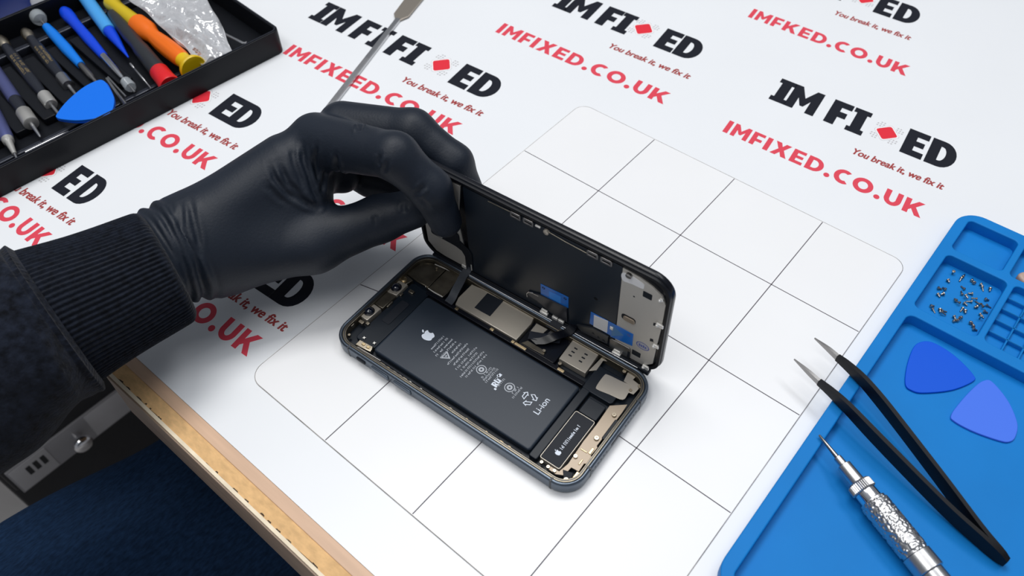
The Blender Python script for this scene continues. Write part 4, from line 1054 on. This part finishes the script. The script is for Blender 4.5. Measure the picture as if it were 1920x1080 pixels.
# things behind the case ----------------------------------------------------
bx = thing('parts_bin', 'navy parts bin with pale rim behind the tool case', 'bin', (-560, -80, ZS), .12)
G().prism([rrect(-40, -30, 40, 40, 5), rrect(-37.5, -27.5, 37.5, 37.5, 4)], 0, 26, .6).build('bin_wall', mat('navy_plastic', (.01, .03, .20), .4), bx)
G().prism([rrect(-40.6, -30.6, 40.6, 40.6, 5), rrect(-38.6, -28.6, 38.6, 38.6, 4)], 25.8, 27, .3).build('bin_rim', 'label', bx)
G().prism(rrect(-39, -29, 39, 39, 4), 0, 2).build('bin_base', 'tool_dark', bx)
tool('glue_tube', 'white tube standing behind the tool case', 'tube', (-528, -44, 2), (-506, -36, 12), [('tube_body', 'label', [(0, 3), (4, 5), (20, 5), (22, 3)])], 'bits behind the tool case')
tool('glue_tube', 'beige tube lying behind the tool case', 'tube', (-524, -18, 6), (-502, -12, 10), [('tube_body', 'skin_tone', [(0, 3), (4, 5), (20, 5), (22, 3)])], 'bits behind the tool case')

# ================================================================== UNDER THE BENCH
tag(G().box(-3000, -3000, -760, 3000, 3000, -741).build('floor', 'floor'), kind='structure')
M['wall'] = mat('wall_paint', (0.62, 0.63, 0.65), 0.8, var=0.03, vscale=3)
for n_, b_ in (('wall_back', (-3000, 2980, -741, 3000, 3060, 1860)), ('wall_left', (-3060, -3000, -741, -2980, 3000, 1860)), ('wall_right', (2980, -3000, -741, 3060, 3000, 1860)), ('wall_front', (-3000, -3060, -741, 3000, -2980, 1860))):
    tag(G().box(*b_).build(n_, 'wall'), kind='structure')
cab = thing('drawer_cabinet', 'dark drawer cabinet with label strip and chrome knob under the bench', 'cabinet', (-520, -100, -741))
G().box(-420, -200, 0, 0, 300, 640, 3).build('cabinet_body', 'cabinet', cab)
dr = G().box(-2, -196, 300, 6, 296, 470, 2).build('drawer', 'cabinet', cab)
G().box(5.5, -192, 294, 8.5, -40, 336, .6).build('label_strip', 'strip_grey', dr)
G().box(8.4, -190, 296, 9.2, -150, 334, .4).build('paper_label', 'strip_pale', dr)
G().box(8.4, -104, 296, 9.2, -42, 334, .4).build('paper_label', 'strip_pale', dr)
g = G()
for k in range(3): g.box(9.2, -176 + 8 * k, 312, 9.4, -171 + 8 * k, 326)
g.build('label_print', 'cabinet', dr)
G().lathe((8, -121, 318), (30, -121, 318), [(0, 5), (8, 4), (10, 8), (13, 10), (16, 10.6), (19, 9.6), (21, 7), (22, 3.5), (22.3, .5)], 32).build('drawer_knob', 'chrome', dr)

# ================================================================== THE PERSON
person = thing('person', 'person in black glove, black sweater and dark jeans holding up the phone display', 'person', (-180, -240, -300))
PO = np.array((-180., -240, -300))


def surface_nets(F, lo, h):
    nx, ny, nz = F.shape
    ins = F < 0
    c = np.zeros((nx - 1, ny - 1, nz - 1), int)
    acc = np.zeros(c.shape + (3,)); cnt = np.zeros(c.shape)
    for dx in (0, 1):
        for dy in (0, 1):
            for dz in (0, 1): c += ins[dx:nx - 1 + dx, dy:ny - 1 + dy, dz:nz - 1 + dz]
    act = (c > 0) & (c < 8)
    idx = np.full(c.shape, -1); ii = np.argwhere(act); idx[act] = np.arange(len(ii))
    P = np.zeros((len(ii), 3)); N = np.zeros(len(ii))
    cor = [(a, b, d) for a in (0, 1) for b in (0, 1) for d in (0, 1)]
    for a in range(8):
        for b in range(a + 1, 8):
            ca, cb = np.array(cor[a]), np.array(cor[b])
            if np.abs(ca - cb).sum() != 1: continue
            fa = F[tuple((ii + ca).T)]; fb = F[tuple((ii + cb).T)]
            s_ = (fa < 0) != (fb < 0)
            t = np.where(s_, fa / np.where(s_, fa - fb, 1), 0)
            P += np.where(s_[:, None], ca + (cb - ca) * t[:, None], 0); N += s_
    V = (ii + P / N[:, None]) * h + lo
    faces = []
    for axis in range(3):
        A = ins; sl0 = [slice(None)] * 3; sl1 = [slice(None)] * 3
        sl0[axis] = slice(0, -1); sl1[axis] = slice(1, None)
        ch = A[tuple(sl0)] != A[tuple(sl1)]
        e = np.argwhere(ch); o1, o2 = [(1, 2), (2, 0), (0, 1)][axis]
        ok = (e[:, o1] > 0) & (e[:, o2] > 0) & (e[:, o1] < F.shape[o1] - 1) & (e[:, o2] < F.shape[o2] - 1)
        e = e[ok]
        d1 = np.zeros(3, int); d1[o1] = 1; d2 = np.zeros(3, int); d2[o2] = 1
        q = np.stack([idx[tuple((e - d1 - d2).T)], idx[tuple((e - d2).T)], idx[tuple(e.T)], idx[tuple((e - d1).T)]], 1)
        fl_ = A[tuple(e.T)]
        q[~fl_] = q[~fl_][:, ::-1]
        faces.append(q)
    return V, np.concatenate(faces)


def smin(a, b, k):
    h_ = np.maximum(k - np.abs(a - b), 0) / k
    return np.minimum(a, b) - h_ * h_ * k * .25


HAND_H = 0.85
hlo = np.array((-212., -182, 4)); hhi = np.array((-48., 18, 112))
dims = np.ceil((hhi - hlo) / HAND_H).astype(int)
gx, gy, gz = [hlo[i] + HAND_H * np.arange(dims[i]) for i in range(3)]
X3 = np.stack(np.meshgrid(gx, gy, gz, indexing='ij'), -1).astype(np.float32)


def cone(a, b, ra, rb, sq=None):
    a = np.array(a, np.float32); b = np.array(b, np.float32); ab = b - a
    t = np.clip(((X3 - a) @ ab) / (ab @ ab), 0, 1)
    return np.linalg.norm(X3 - a - t[..., None] * ab, axis=-1) - (ra + (rb - ra) * t)


def chain(js, rs_, k=3.0):
    d = None
    for i in range(len(js) - 1):
        e = cone(js[i], js[i + 1], rs_[i], rs_[i + 1]); d = e if d is None else smin(d, e, k)
    return d


#HANDBEGIN
WR = (-167, -144.5, 50); FA = (-172, -180, 51)
IM, IP, ID, IT = (-147, -64, 78), (-92, -59.5, 95), (-76.5, -54, 79), (-72.5, -50.5, 57)
MM, MP, MD, MT = (-146, -47, 76), (-110, -31.5, 82), (-87, -27, 71), (-79, -26, 55)
RM, RP, RD, RT = (-154, -40, 62), (-130, -34, 56), (-114, -29, 46), (-105, -25.5, 36)
LM, LP_, LD, LT = (-156, -48, 48), (-137.5, -43, 41), (-121, -36, 39), (-112, -29, 34)
TC, TM, TI, TT = (-152, -126, 42), (-124.5, -95.5, 42.5), (-106, -64.8, 48.5), (-93.6, -52.8, 54)
d = cone(FA, WR, 23, 22)
d = smin(d, cone((-171, -128, 42), (-160, -90, 44), 20, 18), 14)
d = smin(d, cone(WR, (-151, -82, 70), 21.5, 17), 14)
d = smin(d, cone((-165, -130, 44), (-156, -60, 64), 20, 14), 12)
d = smin(d, cone((-170, -130, 38), (-164, -52, 46), 18, 12), 12)
d = smin(d, chain([TC, TM], [19, 14]), 14)
d = smin(d, cone((-146, -104, 46), (-138, -82, 60), 13, 11), 14)
d = smin(d, cone((-152, -66, 58), (-142, -57, 52), 12, 9.5), 8)
th_ = chain([TM, TI, TT], [14, 11.8, 10.2], 4)
d = smin(d, th_, 7)
d = smin(d, chain([IM, IP, ID, IT], [14.0, 10.8, 9.8, 8.2], 4), 6)
d = smin(d, chain([MM, MP, MD, MT], [13.5, 11.0, 9.4, 7.8], 4), 2.5)
d = smin(d, chain([RM, RP, RD, RT], [12.5, 10.0, 8.6, 7.4], 3), 2.5)
d = smin(d, chain([LM, LP_, LD, LT], [11.5, 9.0, 7.8, 6.8], 3), 2.5)
#HANDEND
# wrist wrinkles of the glove
wd = np.array(WR, np.float32) - np.array(FA, np.float32); wl = np.linalg.norm(wd); wd /= wl
tt = (X3 - np.array(FA, np.float32)) @ wd
ang = X3[..., 2] * .09 + X3[..., 0] * .05
win = np.clip((tt - 4) / 4, 0, 1) * np.clip((44 - tt) / 8, 0, 1)
d = d - win * (.75 * np.sin(tt * 1.05 + 1.2 * np.sin(ang)) + .5 * np.sin(tt * .55 + 2 * np.sin(ang * .7 + 1)))
V, Fq = surface_nets(d.astype(float), hlo, HAND_H)
del X3
# stretched creases in the rubber: polylines lying on the glove, pressed in with a soft ridge beside each
CREASES = [[(-146.5,-93.4,83.5),(-144.2,-94.3,82.0),(-142.2,-95.1,80.3),(-140.4,-95.7,78.4),(-138.5,-95.5,76.3),(-136.7,-95.2,74.1),(-135.0,-94.8,71.7),(-133.0,-93.5,69.5),(-130.8,-92.1,67.3),(-128.8,-90.7,65.0),(-127.6,-89.5,63.7),(-126.5,-88.3,62.3),(-125.5,-87.0,60.8)],[(-144.1,-89.8,83.6),(-141.2,-90.9,81.3),(-138.7,-91.7,78.7),(-136.5,-92.4,75.7),(-134.3,-91.7,73.0),(-132.1,-91.0,70.2),(-130.0,-90.3,67.4),(-128.3,-89.1,65.4),(-126.8,-87.8,63.3),(-125.5,-86.3,60.9)],[(-141.4,-75.7,86.8),(-139.9,-77.2,84.9),(-138.6,-78.8,82.9),(-137.1,-80.3,80.9),(-134.1,-81.8,77.2),(-131.3,-83.2,73.4),(-128.8,-84.4,69.1),(-127.5,-84.9,66.6),(-126.4,-85.3,63.9),(-125.5,-85.6,61.1)],[(-132.0,-73.4,90.3),(-131.6,-74.9,87.5),(-132.1,-75.9,83.7),(-133.1,-76.6,79.4),(-132.3,-77.6,74.9),(-130.3,-79.3,71.5),(-128.2,-81.0,68.2)],[(-128.4,-74.0,76.7),(-131.1,-74.7,71.3),(-129.7,-77.1,69.4),(-128.2,-79.7,67.7),(-126.9,-82.1,65.7)],[(-118.6,-73.1,91.3),(-118.3,-73.9,88.5),(-118.9,-74.1,84.7),(-121.5,-72.9,78.8),(-121.3,-71.5,76.5),(-123.9,-68.2,71.2)],[(-91.3,-68.3,102.8),(-91.0,-69.3,101.4),(-91.0,-70.2,99.8),(-90.7,-70.6,98.7),(-90.5,-70.9,97.6)],[(-86.9,-68.4,100.8),(-87.1,-69.7,98.2),(-88.0,-70.6,94.8)],[(-73.0,-60.2,88.4),(-73.3,-61.6,87.4),(-73.9,-62.9,86.2),(-74.7,-63.8,85.1),(-75.7,-64.6,83.8)],[(-72.9,-63.8,82.4),(-70.9,-63.2,79.6),(-69.8,-61.9,75.8)],[(-92.2,-57.2,62.4),(-92.1,-59.1,61.5),(-91.1,-60.1,60.5),(-90.2,-61.0,59.4)],[(-101.5,-70.8,59.2),(-99.6,-72.6,57.6),(-98.1,-74.2,55.6)],[(-118.3,-55.9,98.3),(-114.4,-59.6,100.4),(-112.0,-62.2,101.0)],[(-141.9,-100.9,77.3),(-140.4,-100.6,75.8),(-139.0,-100.2,74.2),(-137.7,-99.8,72.5),(-136.3,-99.0,70.7),(-134.9,-98.2,69.0),(-133.4,-97.5,67.4)],[(-144.4,-80.3,85.8),(-142.3,-81.8,84.6),(-140.4,-83.2,83.2),(-138.6,-84.5,81.7),(-135.8,-85.5,78.5),(-133.2,-86.4,75.0),(-130.9,-87.2,71.2)],[(-168.2,-143.2,75.5),(-160.7,-145.5,74.5),(-154.7,-147.4,72.2),(-149.9,-148.8,68.7),(-145.8,-151.1,62.5),(-143.2,-152.8,54.5)],[(-167.8,-138.9,75.8),(-158.6,-141.9,75.2),(-152.2,-144.0,72.1),(-147.5,-145.4,67.5),(-143.9,-146.9,60.8),(-141.7,-147.8,52.5)],[(-165.0,-133.9,76.3),(-160.3,-137.2,75.6),(-156.7,-140.0,74.0),(-152.9,-142.9,72.6),(-145.5,-145.0,65.7),(-140.5,-146.2,56.2)],[(-164.0,-130.0,76.6),(-157.6,-133.6,75.4),(-152.8,-136.6,72.9),(-148.8,-139.2,69.6),(-143.8,-144.0,63.3),(-141.8,-147.7,53.7)]]
CW = [(1.2, 1.15)] * 6 + [(.9, 1.0), (.7, .9), (.9, 1.0), (.7, 1.0), (.6, 1.1), (.5, 1.2), (1.2, 1.1), (.6, 1.2), (.8, 1.2)] + [(1.0, 1.3)] * 4
fn_ = np.cross(V[Fq[:, 2]] - V[Fq[:, 0]], V[Fq[:, 3]] - V[Fq[:, 1]])
vn_ = np.zeros_like(V)
for k in range(4): np.add.at(vn_, Fq[:, k], fn_)
vn_ /= np.linalg.norm(vn_, axis=1)[:, None] + 1e-9
off = np.zeros(len(V))
for ci, pl_ in enumerate(CREASES):
    pl_ = np.array(spline(pl_, 3)); A_c, w_c = CW[ci] if ci < len(CW) else (.8, 1.3)
    near = np.where((np.abs(V - pl_.mean(0)) < (np.ptp(pl_, axis=0) / 2 + 8)).all(1))[0]
    if not len(near): continue
    best = np.full(len(near), 1e9); tpos = np.zeros(len(near))
    for k in range(len(pl_) - 1):
        a_, b_ = pl_[k], pl_[k + 1]; ab = b_ - a_; t = np.clip(((V[near] - a_) @ ab) / (ab @ ab + 1e-9), 0, 1)
        dd = np.linalg.norm(V[near] - a_ - t[:, None] * ab, axis=1)
        up_ = dd < best; best = np.where(up_, dd, best); tpos = np.where(up_, (k + t) / (len(pl_) - 1), tpos)
    fade = np.clip(np.minimum(tpos, 1 - tpos) * 5, .15, 1)
    off[near] += fade * A_c * (-np.exp(-(best / w_c) ** 2) + .55 * np.exp(-((best - 2.3 * w_c) / (.9 * w_c)) ** 2))
V = V + vn_ * np.clip(off, -1.6, .9)[:, None]
glove = G().add(V - PO, [tuple(q) for q in Fq.tolist()]).build('black_glove', 'glove', person, smooth=180)
sm_ = glove.modifiers.new('smooth', 'SMOOTH'); sm_.factor = .5; sm_.iterations = 1


# sleeve: ribbed cuff and fleece arm, swept around the forearm ------------------
def sweep(path, rads, na, disp=None, flip=False):
    """path of centres, (horizontal, vertical) radii; disp(i, t, angle) -> extra radius"""
    P = [np.array(q, float) for q in path]; v = []; f = []
    N_ = len(P)
    for i, q in enumerate(P):
        t = P[min(i + 1, N_ - 1)] - P[max(i - 1, 0)]; t /= np.linalg.norm(t)
        e = np.cross(t, (0, 0, 1.0)); e /= np.linalg.norm(e); g_ = np.cross(e, t)
        for k in range(na):
            th = 2 * math.pi * k / na
            dd = disp(i, i / (N_ - 1), th) if disp else 0
            v.append(q + (rads[i][0] + dd) * e * math.cos(th) + (rads[i][1] + dd) * g_ * math.sin(th))
    for i in range(N_ - 1):
        for k in range(na):
            f.append((i * na + k, i * na + (k + 1) % na, (i + 1) * na + (k + 1) % na, (i + 1) * na + k))
    return v, f


c0 = np.array((-160.5, -153.5, 51.5)); c1 = np.array((-172.8, -207.0, 52.5))
path = []; rad = []
for i in range(61):
    s_ = i / 60
    path.append(c0 + (c1 - c0) * s_ + np.array((0, 0, 0)))
    e_ = 1 - .10 * max(0, 1 - s_ / .06) ** 2
    rad.append(((28.8 + 6.6 * s_ ** 1.1) * e_, (28.0 + 6.0 * s_) * e_))
# turned-in lip at the hand end
lip = [(c0 + (c1 - c0) * .10, (24.5, 23.5)), (c0 + (c1 - c0) * .01, (25.2, 24.2))]
path = [q for q, _ in lip] + path; rad = [r_ for _, r_ in lip] + rad
sl_path = spline([c1 - (c1 - c0) * .04, c1 + np.array((-.3, -3, 0)), (-176, -230, 53), (-181, -262, 50), (-190, -330, 40), (-200, -430, 15)], 30)
nS = len(sl_path)
sl_rad = []
for i in range(nS):
    s_ = i / (nS - 1)
    base = 36.0 + 5 * min(1, s_ / .3) + 14 * max(0, s_ - .3)
    sl_rad.append((base, base * .96))
def folds(i, t, th):
    if i < 30:                                  # seam roll with rib marks
        s_ = i / 29
        return 1.6 * math.sin(math.pi * s_) + .35 * math.sin(85 * th) * math.sin(math.pi * s_)
    a = min(1, (i - 30) / 12)
    return a * (2.4 * math.sin(3 * th + 7 * t) * math.sin(11 * t + 1.3) + 1.8 * math.sin(2 * th - 12 * t) + .6 * math.sin(4 * th + 15 * t)) + 1.0 * a
v, f = sweep(sl_path, sl_rad, 340, folds)
sleeve = G().add([np.array(q) - PO for q in v], f).build('sweater_sleeve', 'fleece', person, smooth=180)
v, f = sweep(path, rad, 1020, lambda i, t, th: .42 * math.sin(85 * th + .5 * math.sin(9 * t)) * min(1, max(0, (i - 2)) / 5) + .5 * math.sin(2 * th + 5 * t))
G().add([np.array(q) - PO for q in v], f).build('ribbed_cuff', 'knit', sleeve, smooth=180)
# thigh in jeans
jp = spline([(-215, -560, -230), (-222, -400, -215), (-212, -290, -205), (-180, -190, -200), (-165, -90, -215), (-160, -40, -260)], 10)
v, f = sweep(jp, [(74, 66)] * len(jp), 120, lambda i, t, th: 2.2 * math.sin(2 * th + 14 * t) + 1.6 * math.sin(4 * th - 22 * t) + 1.2 * math.sin(9 * t + 7 * th))
f = f + [tuple(range(120))[::-1], tuple((len(jp) - 1) * 120 + k for k in range(120))]
G().add([np.array(q) - PO for q in v], f).build('jeans', 'denim', person, smooth=60)
